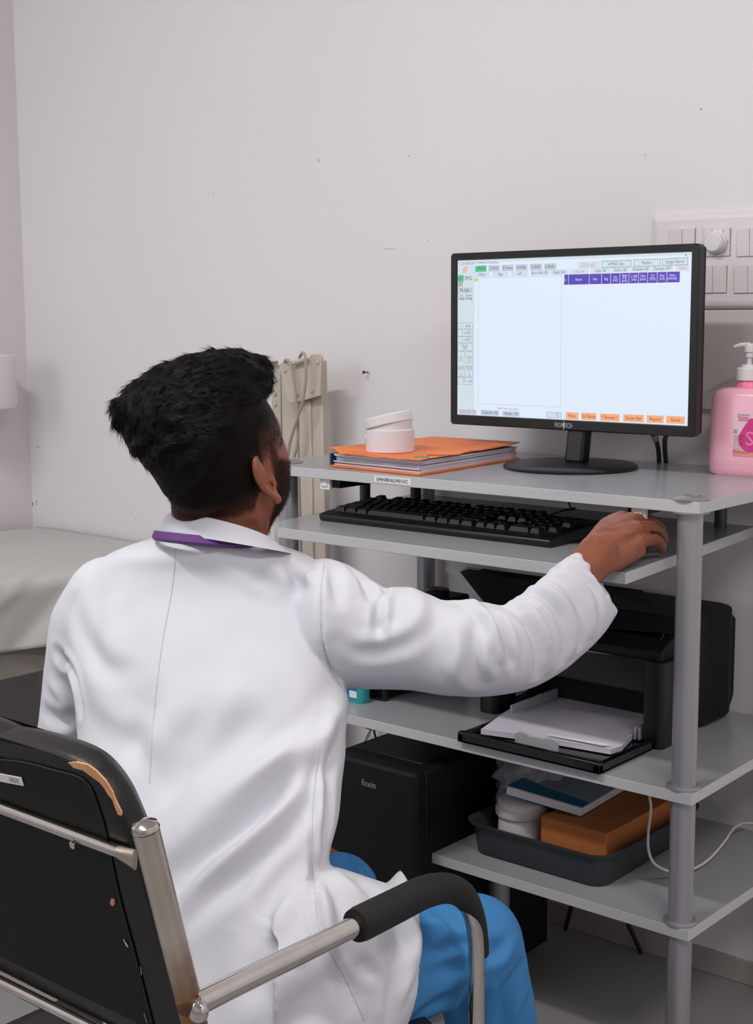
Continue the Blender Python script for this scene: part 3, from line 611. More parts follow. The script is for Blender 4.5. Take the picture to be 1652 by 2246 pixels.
# sanitizer bottle
c = at(786, 1538, Z=.515)
st = thing('gel_bottle', c, 'small teal gel bottle on the printer shelf half hidden by the coat', 'bottle')
MB().loft([rrect((c[0], c[1]), .022*s_, .015*s_, .515+z_, .012*s_) for z_, s_ in ((0, .92), (.003, 1), (.07, 1), (.078, .8), (.082, .45))]).build('bottle_body', M['teal'], st)
MB().lathe((c[0], c[1], .595), [(.009, 0), (.009, .016), (.007, .018)], 20).build('bottle_cap', M['white'], st)
MB().box(c[0]-.014, c[0]+.010, c[1]-.0156, c[1]-.0148, .523, .560).build('bottle_label', M['tealc'], st, smooth=0)
MB().box(c[0]-.008, c[0]+.010, c[1]-.0160, c[1]-.0154, .525, .538).build('label_print', M['whitem'], st, smooth=0)
# black power unit
c0, c1, c2 = at(812, 1530, Z=.515), at(848, 1538, Z=.515), at(960, 1508, Z=.515)
ub = thing('power_supply_unit', (c1[0], c1[1], .515), 'tall black box unit standing on the printer shelf behind the arm', 'power unit')
ux1 = c1[0]; uy0 = c1[1]
MB().box(ux1-.085, ux1, uy0, min(uy0+.26, 2.29), .518, .678).build('unit_case', M['blackm'], ub, bevel=.006, seg=3)
MB().box(ux1-.088, ux1+.003, uy0-.008, uy0+.012, .515, .680).build('unit_front', M['blackg'], ub, bevel=.006, seg=3)
gb = at(985, 1302, Z=.71)
tag(MB().lathe((ux1-.035, min(uy0+.2, 2.26), .6785), [(.022, 0), (.023, .012), (.019, .015), (.002, .015)], 28).build('cable_coil', M['cable']), 'black coiled lead lying on top of the power unit', 'cable')

# ------------------------------------------------------------------ printer
pr = thing('printer', (-1.27, 2.12, .515), 'black inkjet printer on the shelf with its paper tray pulled out', 'printer')
PX0, PX1, PYF, PYB, PZ0, PZ1 = -1.455, -1.088, 2.0, 2.285, .518, .708
tp = PZ1
MB().prism([(PX0+.01, PYF+.02, PZ0), (PX0+.01, PYB-.02, PZ0), (PX0+.01, PYB, PZ0+.03), (PX0+.01, PYB, tp-.02), (PX0+.01, PYB-.03, tp), (PX0+.01, PYF+.10, tp), (PX0+.01, PYF+.015, tp-.035), (PX0+.01, PYF+.015, PZ0+.085), (PX0+.01, PYF+.14, PZ0+.08), (PX0+.01, PYF+.14, PZ0+.01)], (PX1-PX0-.02, 0, 0)).build('body', M['blackm'], pr, bevel=.006, seg=3)
MB().loft([rrect(((PX0+PX1)/2, (PYF+PYB)/2+.06), (PX1-PX0)/2, (PYB-PYF)/2-.06, z_, .05, 8) for z_ in (PZ0+.004, tp-.006, tp+.004)]).build('side_shell', M['blackm'], pr, bevel=.004)
for x in (PX0-.002, PX1-.038):
    MB().loft([rrect((x+.02, PYF+.035), .02, .035, z_, .012, 5) for z_ in (PZ0-.002, PZ0+.004, tp-.055, tp-.048)]).build('front_pillar', M['black'], pr, smooth=50)
MB().prism([(PX0+.03, PYF+.012, PZ0+.085), (PX0+.03, PYF+.012, tp-.05), (PX0+.03, PYF+.06, tp-.008), (PX0+.03, PYF+.07, tp-.012), (PX0+.03, PYF+.02, PZ0+.085)], (PX1-PX0-.06, 0, 0)).build('front_cover', M['blackg'], pr, bevel=.003)
tm = MB(); q = at(1252, 1466, Y=PYF+.0115); text_mb(tm, 'Canon', (q[0], PYF+.0115, q[2]), (1, 0, 0), (0, 0, 1), .0085, wfac=1.1, depth=0); tm.build('printer_logo', mat('dark_grey_print', (70, 72, 78), .4), pr, smooth=0)
MB().box(PX0+.03, PX1-.04, PYF+.13, PYF+.15, PZ0, PZ0+.085).build('tray_opening', M['blackg'], pr)
# output tray pulled out toward the room
t0, t1, t2 = at(1003, 1617, Z=.523), at(1350, 1692, Z=.523), at(1425, 1640, Z=.523)
tf = t0[1]-.002
tray = MB().box(t0[0]+.002, -1.098, tf, 1.997, .5165, .5215).box(t0[0]+.03, PX1-.045, 1.99, 2.13, .5165, .5215).box(t0[0]+.002, -1.098, tf, tf+.012, .5165, .534).box(t0[0]+.002, t0[0]+.014, tf, 1.99, .5165, .531).box(-1.110, -1.098, tf, 1.99, .5165, .531).box(t0[0]+.03, -1.12, tf+.016, tf+.024, .5165, .528).build('output_tray', M['blackg'], pr, bevel=.0015)
g = at(1176, 1625, Z=.535)
MB().prism([(g[0]-.042, g[1], .524), (g[0]+.042, g[1], .524), (g[0]+.042, g[1], .540), (g[0]+.036, g[1], .544), (g[0]+.020, g[1], .544), (g[0]+.014, g[1], .541), (g[0]-.014, g[1], .541), (g[0]-.02, g[1], .544), (g[0]-.036, g[1], .544), (g[0]-.042, g[1], .540)], (0, .004, 0)).build('paper_stop', M['wgrey'], tray, bevel=.001)
gl = at(1128, 1560, Z=.535)
MB().box(gl[0]-.002, gl[0]+.002, gl[1]-.01, gl[1]+.16, .524, .548).build('paper_guide', M['wgrey'], tray, bevel=.001)
grr = at(1412, 1600, Z=.535)
MB().box(grr[0]-.002, grr[0]+.002, grr[1]-.03, grr[1]+.02, .524, .545).box(grr[0]+.006, grr[0]+.008, grr[1]-.03, grr[1]+.02, .524, .545).build('paper_guide', M['wgrey'], tray, bevel=.001)
pp = [at(x, y, Z=.534) for x, y in ((1055, 1597), (1112, 1556), (1205, 1508), (1428, 1540), (1405, 1590), (1365, 1633), (1340, 1641), (1200, 1617))]
ps = MB(); n = len(pp)
ps.prism([p-V3((0, 0, .0105)) for p in pp], (0, 0, .0075)).prism([p+V3((0, 0, -.0025)) for p in pp], (0, 0, .0006))
pps = ps.build('paper_stack', M['sheet'], smooth=0); tag(pps, 'stack of blank white paper lying in the printer tray', 'paper')
q0, q1 = at(1200, 1612, Z=.535), at(1337, 1638, Z=.535)
MB().prism([q0+V3((0, -.002, .0005)), q1+V3((-.01, -.004, .0005)), q1+V3((0, .006, .002)), q0+V3((0, .002, .001))], (0, 0, .0005)).build('curled_sheet', M['whitem'], pps, smooth=0)
# rear paper support
ps_t = 2.262; ps_b = 2.045
tlp, trp = at(1012, 1244, Y=ps_t), at(1438, 1300, Y=ps_t)
ztop = tlp[2]
v = [(tlp[0]+.012, ps_t, ztop), (tlp[0], ps_t-.006, ztop-.010), tuple(at(1092, 1362, Y=ps_b)), tuple(at(1474, 1390, Y=ps_b)), (trp[0]-.0, ps_t-.006, ztop-.018), (trp[0]-.03, ps_t, ztop)]
MB().prism(v, (0, .006, .003)).build('paper_support', M['blackm'], pr, bevel=.003)
# clear bag behind the printer
cb = MB(); c = at(1035, 1300, Y=2.27); n = 14; vs = []; fs = []
for j in range(n+1):
    for i in range(18):
        t = 2*math.pi*i/18; r_ = 1+.25*noise.noise(Vector((math.cos(t)*2, math.sin(t)*2, j*.8)))
        vs.append((c[0]-.015+.055*r_*math.cos(t), 2.275+.022*r_*math.sin(t)*.9, .70+.125*j/n*(1+.05*noise.noise(Vector((i*.7, j, 0))))))
for j in range(n):
    for i in range(18): fs.append((j*18+i, j*18+(i+1) % 18, (j+1)*18+(i+1) % 18, (j+1)*18+i))
tag(cb.add(vs, fs).build('plastic_bag', M['clear'], smooth=80), 'crumpled clear plastic bag standing behind the printer paper support', 'bag')

# ------------------------------------------------------------------ lower shelf
bn = thing('plastic_bin', (-1.26, 2.04, .302), 'shallow charcoal plastic bin on the lowest shelf holding supplies', 'bin')
bx, by = -1.257, 2.045
ro = []
for z_, e in ((0, 0), (.003, .003), (.050, .008), (.053, .016), (.0575, .017), (.0575, .012), (.053, .006), (.006, -.002), (.004, -.006)):
    ro.append(rrect((bx, by), .128+e, .155+e, .303+z_, .028+max(0, e)*.5, 8))
MB().loft(ro).build('bin_body', M['bin'], bn, smooth=60)
bxo = thing('cardboard_box', (-1.2, 2.06, .31), 'long brown cardboard carton lying in the charcoal bin', 'box')
MB().box(-1.270, -1.142, 1.925, 2.185, .3085, .381).build('carton', M['brown'], bxo, bevel=.002)
MB().box(-1.2705, -1.1415, 1.925, 1.955, .381, .3822).build('carton_flap', M['brown'], bxo, bevel=.0005)
jq = at(1126, 1785, Z=.385)
j2 = thing('plastic_jar', (jq[0], jq[1], .309), 'white plastic jar with wide screw lid inside the charcoal bin', 'jar')
jx, jy = -1.335, 1.962
MB().lathe((jx, jy, .309), [(.036, 0), (.040, .003), (.040, .058), (.037, .06)], 48).build('jar_body', M['white'], j2)
MB().lathe((jx, jy, .363), [(.044, 0), (.045, .002), (.045, .012), (.041, .0135), (.041, .024), (.038, .026), (.001, .026)], 48).build('jar_lid', M['white'], j2)
# book
b0, b1, b3 = at(1113, 1724, Z=.418), at(1277, 1772, Z=.398), at(1160, 1690, Z=.418)
e1 = (b1-b0); e2 = V3((-.012, .19, .0)); nrm = np.cross(e1, e2); nrm /= np.linalg.norm(nrm); e2 = e2
if nrm[2] < 0: nrm = -nrm
bk = thing('book', b0, 'thick paperback with pale cover and teal band lying on the brown carton', 'book')
MB().prism([b0-nrm*.015, b1-nrm*.015, b1-nrm*.015+e2, b0-nrm*.015+e2], nrm*.014).build('book_pages', M['whitem'], bk, smooth=0)
MB().prism([b0, b1, b1+e2, b0+e2], nrm*.0008).build('book_cover', M['bookc'], bk, smooth=0)
MB().prism([b0+nrm*.0009, b1+nrm*.0009, b1+nrm*.0009+e2*.14, b0+nrm*.0009+e2*.26], nrm*.0002).build('cover_band', M['bookt'], bk, smooth=0)
MB().prism([b0-nrm*.0155, b1-nrm*.0155, b1-nrm*.0155+e2, b0-nrm*.0155+e2], -nrm*.0008).build('back_cover', M['bookt'], bk, smooth=0)
tm = MB(); u1 = e1/np.linalg.norm(e1); u2 = np.cross(nrm, u1)
for i, (s, off) in enumerate((('Manual of', .10), ('Nerve Studies', .085), ('Electrodes', .07), ('and Methods', .055))):
    text_mb(tm, s, b0+e1*.5+u2*(off+.0)+nrm*.0012, u1, u2, .0075, 0, 0, wfac=.9)
tm.build('cover_text', mat('slate_print', (90, 104, 122), .6), bk, smooth=0)
# wrapped supplies in a clear bag
bg = thing('supply_bag', (-1.37, 2.12, .31), 'clear plastic bag of grey wrapped supplies in the bin behind the white jar', 'bag')
def crumple(c, r, seed, n=24, amp=.2, fr=9.):
    rings = []
    for i in range(n+1):
        ph = max(-1.5, min(1.5, -math.pi/2+math.pi*i/n)); rr = []
        for t in np.linspace(0, 2*math.pi, 2*n, endpoint=False):
            d = V3((math.cos(ph)*math.cos(t), math.cos(ph)*math.sin(t), math.sin(ph)))
            k_ = 1+amp*noise.noise(Vector(d*fr*.3+seed))+amp*.5*abs(noise.noise(Vector(d*fr*.8+seed)))
            rr.append(V3(c)+d*V3(r)*k_)
        rings.append(rr)
    return rings
MB().loft(crumple((-1.375, 2.08, .395), (.050, .07, .060), V3((1, 2, 3)))).build('wrapped_supplies', M['cloth'], bg, smooth=80)
MB().loft(crumple((-1.365, 2.065, .40), (.066, .09, .070), V3((4, 2, 7)), amp=.32, fr=14)).build('clear_film', M['clear'], bg, smooth=80)
film = MB().loft(crumple((-1.315, 1.99, .398), (.045, .025, .010), V3((9, 1, 4)), amp=.5, fr=14)); film.build('film_corner', M['clear'], bg, smooth=80)
# white lead hanging round the post
def Dp(px, py, Y): return at(px, py, Y=Y)
tag(MB().tube(curve([Dp(1424, 1742, 1.93), Dp(1428, 1775, 1.93), Dp(1422, 1830, 1.93), Dp(1424, 1870, 1.94), Dp(1440, 1898, 1.95), Dp(1480, 1913, 2.0), Dp(1525, 1904, 2.05), Dp(1560, 1880, 2.1), Dp(1590, 1845, 2.16), Dp(1612, 1815, 2.22), Dp(1640, 1805, 2.27), Dp(1680, 1812, 2.3)], 8), .0022, 8).build('white_cable', M['cablew']), 'white lead hanging in a loop around the front desk post', 'cable')
tag(MB().tube(curve([Dp(1560, 1744, 2.29), Dp(1590, 1772, 2.29), Dp(1615, 1800, 2.28), Dp(1655, 1810, 2.29)], 8), .0013, 8).build('thin_white_cable', M['cablew']), 'very thin white wire against the wall below the printer shelf', 'cable')

# ------------------------------------------------------------------ chair
CXM = -1.193; AX = -.955
ch = thing('armchair', (CXM, 1.05, 0), 'black padded armchair with worn chrome tube frame under the seated person', 'chair')
def mir(p): return V3((2*CXM-p[0], p[1], p[2]))
up_top, up_j = at(318, 1812, X=-.963), at(415, 2200, X=-.963)
dirn = (up_j-up_top)/(up_top[2]-up_j[2])            # per metre downwards
lo_ = up_top+dirn*(up_top[2]-.36); foot = V3((lo_[0], lo_[1]+.02, 0))
for k, mf in ((0, lambda p: p), (1, mir)):
    u_ = MB().tube([mf(up_top+dirn*.004), mf(lo_), mf(foot)], .0128, 32).build('back_upright', M['upright'], ch)
    ax_ = -dirn/np.linalg.norm(dirn)
    MB().lathe(mf(up_top+dirn*.003), [(.0134, 0), (.0134, .002), (.012, .0055), (.007, .008), (.001, .009)], 32, axis=ax_).build('tube_cap', M['chrome'], ch)
pathp = [at(x, y, X=AX) for x, y in ((428, 2203), (600, 2119), (790, 2026), (880, 1982), (935, 1958), (980, 1953), (1013, 1972), (1034, 2008), (1044, 2060), (1046, 2150), (1046, 2260))]
pathp.append(V3((AX, pathp[-1][1]+.005, .012)))
pad = [at(x, y, X=AX) for x, y in ((780, 2031), (870, 1986), (930, 1957), (978, 1948), (1015, 1963), (1040, 2003), (1054, 2055), (1058, 2097))]
padr = [.0195, .0192, .0188, .0178, .016, .0125, .0095, .0085]
for mf in (lambda p: p, mir):
    c_ = curve([mf(p) for p in pathp], 8); n_ = len(c_)
    MB().tube(c_, [.0122-.0022*min(1, i/(n_*.55)) for i in range(n_)], 28).build('arm_tube', M['chrome'], ch)
    c_ = curve([mf(p) for p in pad], 8); n_ = len(c_)
    rr = list(np.interp(np.linspace(0, 1, n_), np.linspace(0, 1, len(padr)), padr)); rr[0] *= .93; rr[-1] *= .8
    fo_ = MB().tube(c_, rr, 28)
    fo_.build('arm_pad', M['foamp'], ch)
    MB().ell(mf(at(433, 2216, X=AX+.004)), (.013, .009, .013), n=12).build('end_cap', M['chrome'], ch)
    MB().ell(mf(at(414, 2200, X=-.961)), (.0135, .012, .014), n=12).build('weld', M['rust'], ch)
# back panel: outline on the slanted plane just in front of the uprights
pn = V3((0, 1, .245)); pn /= np.linalg.norm(pn)
def onplane(px, py, off):
    d = FW+RT*(px-826)/FPX-UP*(py-1123)/FPX; p0 = V3((0, .807, .765))+pn*off
    return EYE+d*((p0-EYE)@pn)/(d@pn)
outl = [(0, 1588), (60, 1598), (120, 1613), (180, 1632), (224, 1655), (258, 1688), (288, 1732), (312, 1785), (340, 1855), (372, 1960), (405, 2075), (436, 2190), (470, 2320)]
half = [onplane(x, y, .034) for x, y in outl]
hp = curve(half, 4)
full = hp+[mir(p) for p in hp[::-1]]
back = pn*-.024
bk_ = MB(); cen = sum(full)/len(full)
rings = []
for off, sc in ((.012, .93), (.004, .975), (0, .995), (-.006, 1.0), (-.016, 1.0), (-.0215, .992), (-.024, .97)):
    rings.append([cen+(p-cen)*sc+pn*off for p in full])
bk_.loft(rings); bkr = bk_.build('backrest', M['vinyl'], ch, smooth=50)
inn = curve([onplane(x, y, .0092) for x, y in ((0, 1664), (60, 1672), (120, 1688), (172, 1702), (196, 1722), (212, 1755), (235, 1830), (262, 1960), (300, 2100), (340, 2260))], 4)
MB().loft([[p+pn*o for p in (inn+[mir(p) for p in inn[::-1]])] for o in (-.0012, .002)]).build('backing_panel', M['vinylb'], bkr, smooth=0)
sm = MB().tube([p-pn*.001 for p in inn], .0009, 8); sm.build('welt_seam', M['vinyl'], bkr)
tear = [(153, 1672), (170, 1671), (195, 1676), (215, 1690), (235, 1712), (250, 1735), (255, 1752), (262, 1765), (270, 1780), (269, 1788), (262, 1785), (254, 1770), (250, 1752), (240, 1742), (232, 1728), (222, 1716), (205, 1702), (185, 1688), (165, 1682)]
MB().prism([onplane(x+random.uniform(-1, 1), y+random.uniform(-1, 1), .0095) for x, y in tear], pn*-.0016).build('torn_patch', M['tan'], bkr, smooth=0)
stk = [onplane(x, y, .0062) for x, y in ((-40, 1690), (46, 1706), (51, 1724), (-40, 1707))]
MB().prism(stk, pn*.001).build('asset_label', M['whitem'], ch, smooth=0)
tm = MB(); o_ = (stk[1]+stk[2])/2; ux_ = (stk[1]-stk[0]); ux_ /= np.linalg.norm(ux_); uy_ = np.cross(-pn, ux_)*-1
uy_ = uy_ if uy_[2] > 0 else -uy_
text_mb(tm, '/002/C', o_-ux_*.0135-pn*.0008, ux_, uy_, .0052, 0, 0, wfac=.9); tm.build('asset_label_text', M['ink'], ch, smooth=0)
stp = MB()
for (x0_, y0_, x1_, y1_) in ((308, 2120, 311, 2138), (316, 2222, 323, 2243), (271, 2060, 278, 2075), (275, 2066, 281, 2078)):
    stp.tube([onplane(x0_, y0_, .0068), onplane(x1_, y1_, .0068)], .0006, 6)
stp.build('staple', M['chrome'], bkr)
MB().prism([onplane(x, y, .0065) for x, y in ((243, 1972), (250, 1972), (251, 1984), (246, 1988), (241, 1982))], pn*.0012).build('torn_patch', mat('salmon_foam_scrap', (214, 140, 120), .8), bkr, smooth=0)
# cross bars
b0_, b1_ = onplane(0, 1780, .002), onplane(262, 1868, .002); dx_ = b1_-b0_
L_ = mir(b1_)
MB().tube([b1_, L_], .0064, 20).build('cross_bar', M['chrome'], ch)
for mf in (lambda p: p, mir):
    e_ = onplane(296, 1886, .0)
    MB().loft([[mf(b1_+V3((0, math.cos(t)*.0064, math.sin(t)*.0064))) for t in np.linspace(0, 6.283, 16, endpoint=False)],
               [mf((b1_*.5+e_*.5)+V3((0, math.cos(t)*.0045, math.sin(t)*.0085))) for t in np.linspace(0, 6.283, 16, endpoint=False)],
               [mf(e_+V3((0, math.cos(t)*.003, math.sin(t)*.0105))) for t in np.linspace(0, 6.283, 16, endpoint=False)]]).build('bar_end', M['chromedull'], ch)
    q = onplane(160, 1853, -.006)
    MB().lathe(mf(q), [(.0042, 0), (.0042, .0015), (.0025, .0028), (.001, .003)], 16, axis=-pn).build('screw', M['chrome'], ch)
q0_ = onplane(0, 2200, .002); q1_ = onplane(140, 2256, .002); xe = up_top[0]
q1_ = q0_+(q1_-q0_)*((xe-q0_[0])/(q1_-q0_)[0])
MB().tube([q1_, mir(q1_)], .0064, 20).build('cross_bar', M['chrome'], ch)
MB().loft([rrect((CXM, 1.08), .205+e, .215+e, z_, .05, 6) for z_, e in ((.315, -.01), (.32, 0), (.355, .004), (.368, -.004), (.372, -.03))]).build('seat', M['vinyl'], ch, smooth=50)
for yy in (.90, 1.24): MB().tube([(AX, yy, .31), (2*CXM-AX, yy, .31)], .010, 16).build('seat_rail', M['chrome'], ch)

# ------------------------------------------------------------------ person
def lerp2(a, b, t): return (a[0]+(b[0]-a[0])*t, a[1]+(b[1]-a[1])*t)
def pring(p0, p1, D0, D1, b, sag, n=56, e=2.15, sc=1.0):
    """a closed ring of cloth: its two outer edges, their distances, half thickness and how far the near side drops or bulges"""
    out = []
    for t in np.linspace(0, 2*math.pi, n, endpoint=False):
        c_, s_ = math.cos(t), math.sin(t)
        u_ = math.copysign(abs(c_)**(2/e), c_)*sc; v_ = math.copysign(abs(s_)**(2/e), s_)*sc
        q = lerp2(p0, p1, (1-u_)/2); out.append(at(q[0]+sag[0]*v_, q[1]+sag[1]*v_, D=D0+(D1-D0)*(1-u_)/2-b*v_))
    return out
def smooth_rings(rings, n=4):
    R_ = np.array(rings); out = []
    P = np.concatenate([[2*R_[0]-R_[1]], R_, [2*R_[-1]-R_[-2]]])
    for i in range(1, len(P)-2):
        for k in range(n):
            t = k/n; a, b, c, d = P[i-1], P[i], P[i+1], P[i+2]
            out.append(.5*((2*b)+(c-a)*t+(2*a-5*b+4*c-d)*t*t+(3*b-a-3*c+d)*t**3))
    out.append(P[-2]); return [list(r) for r in out]
def chain(mb, pts, radii, n=20):
    """tapered limb through the joints, round ends"""
    pts = [V3(p) for p in pts]; c = curve(pts, 6); rr = np.interp(np.linspace(0, len(pts)-1, len(c)), range(len(pts)), radii)
    mb.tube(c, list(rr), n); mb.ell(pts[0], [radii[0]]*3, n=10); mb.ell(pts[-1], [radii[-1]]*3, n=10)
def fuse(mb, voxel, smooth_it=3, lam=.5):
    """join overlapping closed volumes into one continuous surface"""
    me = bpy.data.meshes.new('f'); me.from_pydata(mb.v, [], mb.f)
    bm = bmesh.new(); bm.from_mesh(me); bmesh.ops.recalc_face_normals(bm, faces=bm.faces); bm.to_mesh(me); bm.free()
    o = bpy.data.objects.new('f', me); col.objects.link(o)
    md = o.modifiers.new('r', 'REMESH'); md.mode = 'VOXEL'; md.voxel_size = voxel; md.adaptivity = 0
    me2 = bpy.data.meshes.new_from_object(o.evaluated_get(bpy.context.evaluated_depsgraph_get()))
    bpy.data.objects.remove(o); bpy.data.meshes.remove(me)
    co = getco(me2); co = relax(me2, co, smooth_it, lam); setco(me2, co)
    return me2
def getco(me):
    a = np.empty(len(me.vertices)*3, np.float32); me.vertices.foreach_get('co', a); return a.reshape(-1, 3).astype(float)
def setco(me, co): me.vertices.foreach_set('co', co.astype(np.float32).ravel()); me.update()
def getno(me):
    a = np.empty(len(me.vertices)*3, np.float32); me.vertex_normals.foreach_get('vector', a); return a.reshape(-1, 3).astype(float)
def edges(me):
    a = np.empty(len(me.edges)*2, np.int32); me.edges.foreach_get('vertices', a); return a.reshape(-1, 2)
def relax(me, co, it, lam=.5, mask=None):
    e = edges(me); n = len(co); deg = np.bincount(e.ravel(), minlength=n).astype(float)
    for _ in range(it):
        for l in (lam, -lam*.98) if it > 6 else (lam,):
            acc = np.zeros_like(co)
            for k in range(3): acc[:, k] = np.bincount(e[:, 0], co[e[:, 1], k], n)+np.bincount(e[:, 1], co[e[:, 0], k], n)
            d = (acc/np.maximum(deg, 1)[:, None]-co)*l
            if mask is not None: d *= mask[:, None]
            co = co+d
    return co
def bvh(me):
    return BVHTree.FromPolygons([v.co for v in me.vertices], [tuple(p.vertices) for p in me.polygons])
def hit(tree, px, py):
    d = FW+RT*(px-826)/FPX-UP*(py-1123)/FPX; d = d/np.linalg.norm(d)
    h = tree.ray_cast(Vector(EYE), Vector(d)); return None if h[0] is None else (V3(h[0]), V3(h[1]))
def crease(co, no, tree, strokes):
    """fold lines pressed into (negative) or raised from the cloth along curves lying on its surface"""
    disp = np.zeros(len(co))
    for pts, wd, dp in strokes:
        pl = [hit(tree, x, y) for x, y in (curve([(x, y, 0) for x, y in pts], 5) and [(q[0], q[1]) for q in curve([(x, y, 0) for x, y in pts], 5)])]
        pl = [h for h in pl if h is not None]
        if len(pl) < 2: continue
        P = np.array([h[0] for h in pl]); N = np.array([h[1] for h in pl])
        lo, hi = P.min(0)-wd*3.5, P.max(0)+wd*3.5
        idx = np.where(((co > lo) & (co < hi)).all(1))[0]
        if not len(idx): continue
        C = co[idx]; best = np.full(len(idx), 1e9); s_at = np.zeros(len(idx)); nn = np.zeros((len(idx), 3))
        seg = len(P)-1
        for i in range(seg):
            a, b = P[i], P[i+1]; ab = b-a; L2 = ab@ab+1e-12
            t = np.clip(((C-a)@ab)/L2, 0, 1); d = np.linalg.norm(C-(a+t[:, None]*ab), axis=1)
            m_ = d < best; best[m_] = d[m_]; s_at[m_] = (i+t[m_])/seg; nn[m_] = N[i]
        env = np.sin(np.pi*np.clip(s_at*.90+.05, 0, 1))**.7
        face = np.clip((no[idx]*nn).sum(1)*2, 0, 1)
        f = np.exp(-(best/wd)**2)-.45*np.exp(-((best-1.9*wd)/(wd*.9))**2)
        disp[idx] += dp*f*env*face
    return co+no*disp[:, None]
def mesh_obj(name, me, mats, parent=None, label=None):
    me.materials.clear()
    for m in mats if isinstance(mats, list) else [mats]: me.materials.append(m)
    me.shade_smooth(); me.name = name; o = bpy.data.objects.new(name, me); col.objects.link(o)
    if parent is not None: par(o, parent)
    if label: o['label'] = label
    return o

# head frame
EARP = at(590, 1043, D=1.865)
hf = V3((-.10, math.cos(math.radians(19)), math.sin(math.radians(19)))); hf /= np.linalg.norm(hf)
hr = V3((1, .10, 0)); hr = hr-hf*(hr@hf); hr /= np.linalg.norm(hr); hu = np.cross(hr, hf)
HC = EARP-hr*.073+hu*.022
def H(x, y, z): return HC+hr*x+hf*y+hu*z
def sst(a, b, x): t = np.clip((x-a)/(b-a), 0, 1); return t*t*(3-2*t)
def head_pt(d):
    x, y, z = d; p = V3((x*.0755, y*.097, z*(.118 if z > 0 else .124))); t = max(0, -z)
    jaw = float(sst(.15, 1., t)); p[0] *= 1-.17*jaw
    if y < 0: p[1] *= 1-.42*float(sst(.25, .95, t)); p[2] *= 1-.30*t*min(1, -y*1.5)
    else:
        g = lambda cx, cz, sx, sz: math.exp(-((x-cx)/sx)**2-((z-cz)/sz)**2)
        p[1] += .030*float(sst(.12, .85, t)) + .022*g(0, -.22, .13, .17)+.012*g(0, -.05, .12, .22)+.006*(g(.3, .16, .3, .08)+g(-.3, .16, .3, .08))
        p[1] -= .010*(g(.40, -.0, .2, .10)+g(-.40, -.0, .2, .10)); p[1] += .006*g(0, -.55, .25, .07)+.006*g(0, -.65, .22, .06)-.004*g(0, -.60, .25, .03)
        p[1] += .008*g(0, -.88, .25, .12)
        p[0] += math.copysign(.004, x)*g(math.copysign(.62, x), -.2, .25, .16)
    return p
hb = MB(); rings = []
for i in range(61):
    ph = max(-1.53, min(1.53, -math.pi/2+math.pi*i/60)); r_ = []
    for t in np.linspace(0, 2*math.pi, 96, endpoint=False):
        r_.append(H(*head_pt((math.cos(ph)*math.cos(t), math.cos(ph)*math.sin(t), math.sin(ph)))))
    rings.append(r_)
hb.loft(rings)
# ears: shell with rolled rim, bowl, tragus and lobe
for sgn in (1, -1):
    eo = hr*sgn*.52-hf*.80+hu*.0; eo /= np.linalg.norm(eo)      # outward-back direction the ear leans to
    e0 = H(sgn*.071, -.002, -.022)
    n_e = np.cross(eo, hu)*1.0
    def E_(b, u_, o_=0.): return e0+eo*b*1.12+hu*u_*1.02+(hr*sgn*.76+hf*.64)*(o_-.30*b*(1-min(1, (u_/.036)**2))-.24*u_+.002)
    rim = [E_(-.002, .020), E_(.006, .031), E_(.016, .034), E_(.024, .027), E_(.027, .014), E_(.0255, 0), E_(.021, -.012), E_(.0155, -.022), E_(.011, -.031)]
    chain(hb, rim, [.0036, .0042, .0046, .0048, .0046, .0044, .0042, .0046, .0066], 12)
    pln = []
    for a_ in range(7):
        for q_ in range(5):
            pass
    A3 = [eo, hu, np.cross(eo, hu)]
    hb.ell(E_(.012, .006, -.002), (.0150, .027, .0070), n=12, axes=A3)
    hb.ell(E_(.003, .002, -.004), (.007, .020, .006), n=10, axes=A3)
    hb.ell(E_(.009, -.026, 0), (.0082, .0105, .0042), n=10, axes=A3)
    chain(hb, [E_(.010, .024, .003), E_(.0165, .012, .0035), E_(.016, -.004, .0035), E_(.010, -.014, .003)], [.0022, .0026, .0026, .002], 10)
    chain(hb, [E_(.0, -.006, .003), E_(.003, -.013, .004)], [.0042, .0036], 10)
# neck and the body under the clothes
nk0, nk1 = H(0, -.026, -.045), at(478, 1188, D=1.945)
chain(hb, [nk0-RT*.010, (nk0*.5+nk1*.5)-RT*.010, nk1-RT*.014], [.054, .053, .056], 32)
chain(hb, [nk0+RT*.014, (nk0*.5+nk1*.5)+RT*.016, nk1+RT*.016], [.052, .052, .052], 32)
chain(hb, [H(.01, .03, -.085), nk1+RT*.022+FW*.02], [.032, .038], 20)
sR, sL = at(705, 1345, D=1.92), at(190, 1345, D=2.02)
chest = (sR+sL)/2; hipc = at(500, 2180, D=1.70)
chain(hb, [sR, (sR+sL)/2+V3((0, 0, .03)), sL], [.045, .06, .045], 20)
spine = [nk1-V3((0, 0, .03)), chest-V3((0, 0, .10)), at(455, 1800, D=1.82), hipc]
A_ = curve(spine, 6); tb = []
for i, p in enumerate(A_):
    k_ = i/(len(A_)-1); a_ = np.interp(k_, [0, .3, .65, 1], [.07, .13, .10, .11]); b_ = np.interp(k_, [0, .3, .65, 1], [.05, .085, .075, .08])
    tb.append([p+RT*a_*math.cos(t)+FW*b_*math.sin(t) for t in np.linspace(0, 2*math.pi, 32, endpoint=False)])
hb.loft(tb)
elR, wrR = at(1085, 1430, D=1.86), at(1312, 1216, D=1.985)
chain(hb, [sR, (sR+elR)/2, elR], [.045, .043, .037], 20); chain(hb, [elR, (elR+wrR)/2+UP*-.012, wrR], [.034, .028, .0300], 20)
elL, wrL = at(175, 1730, D=2.085), at(600, 1868, D=2.02)
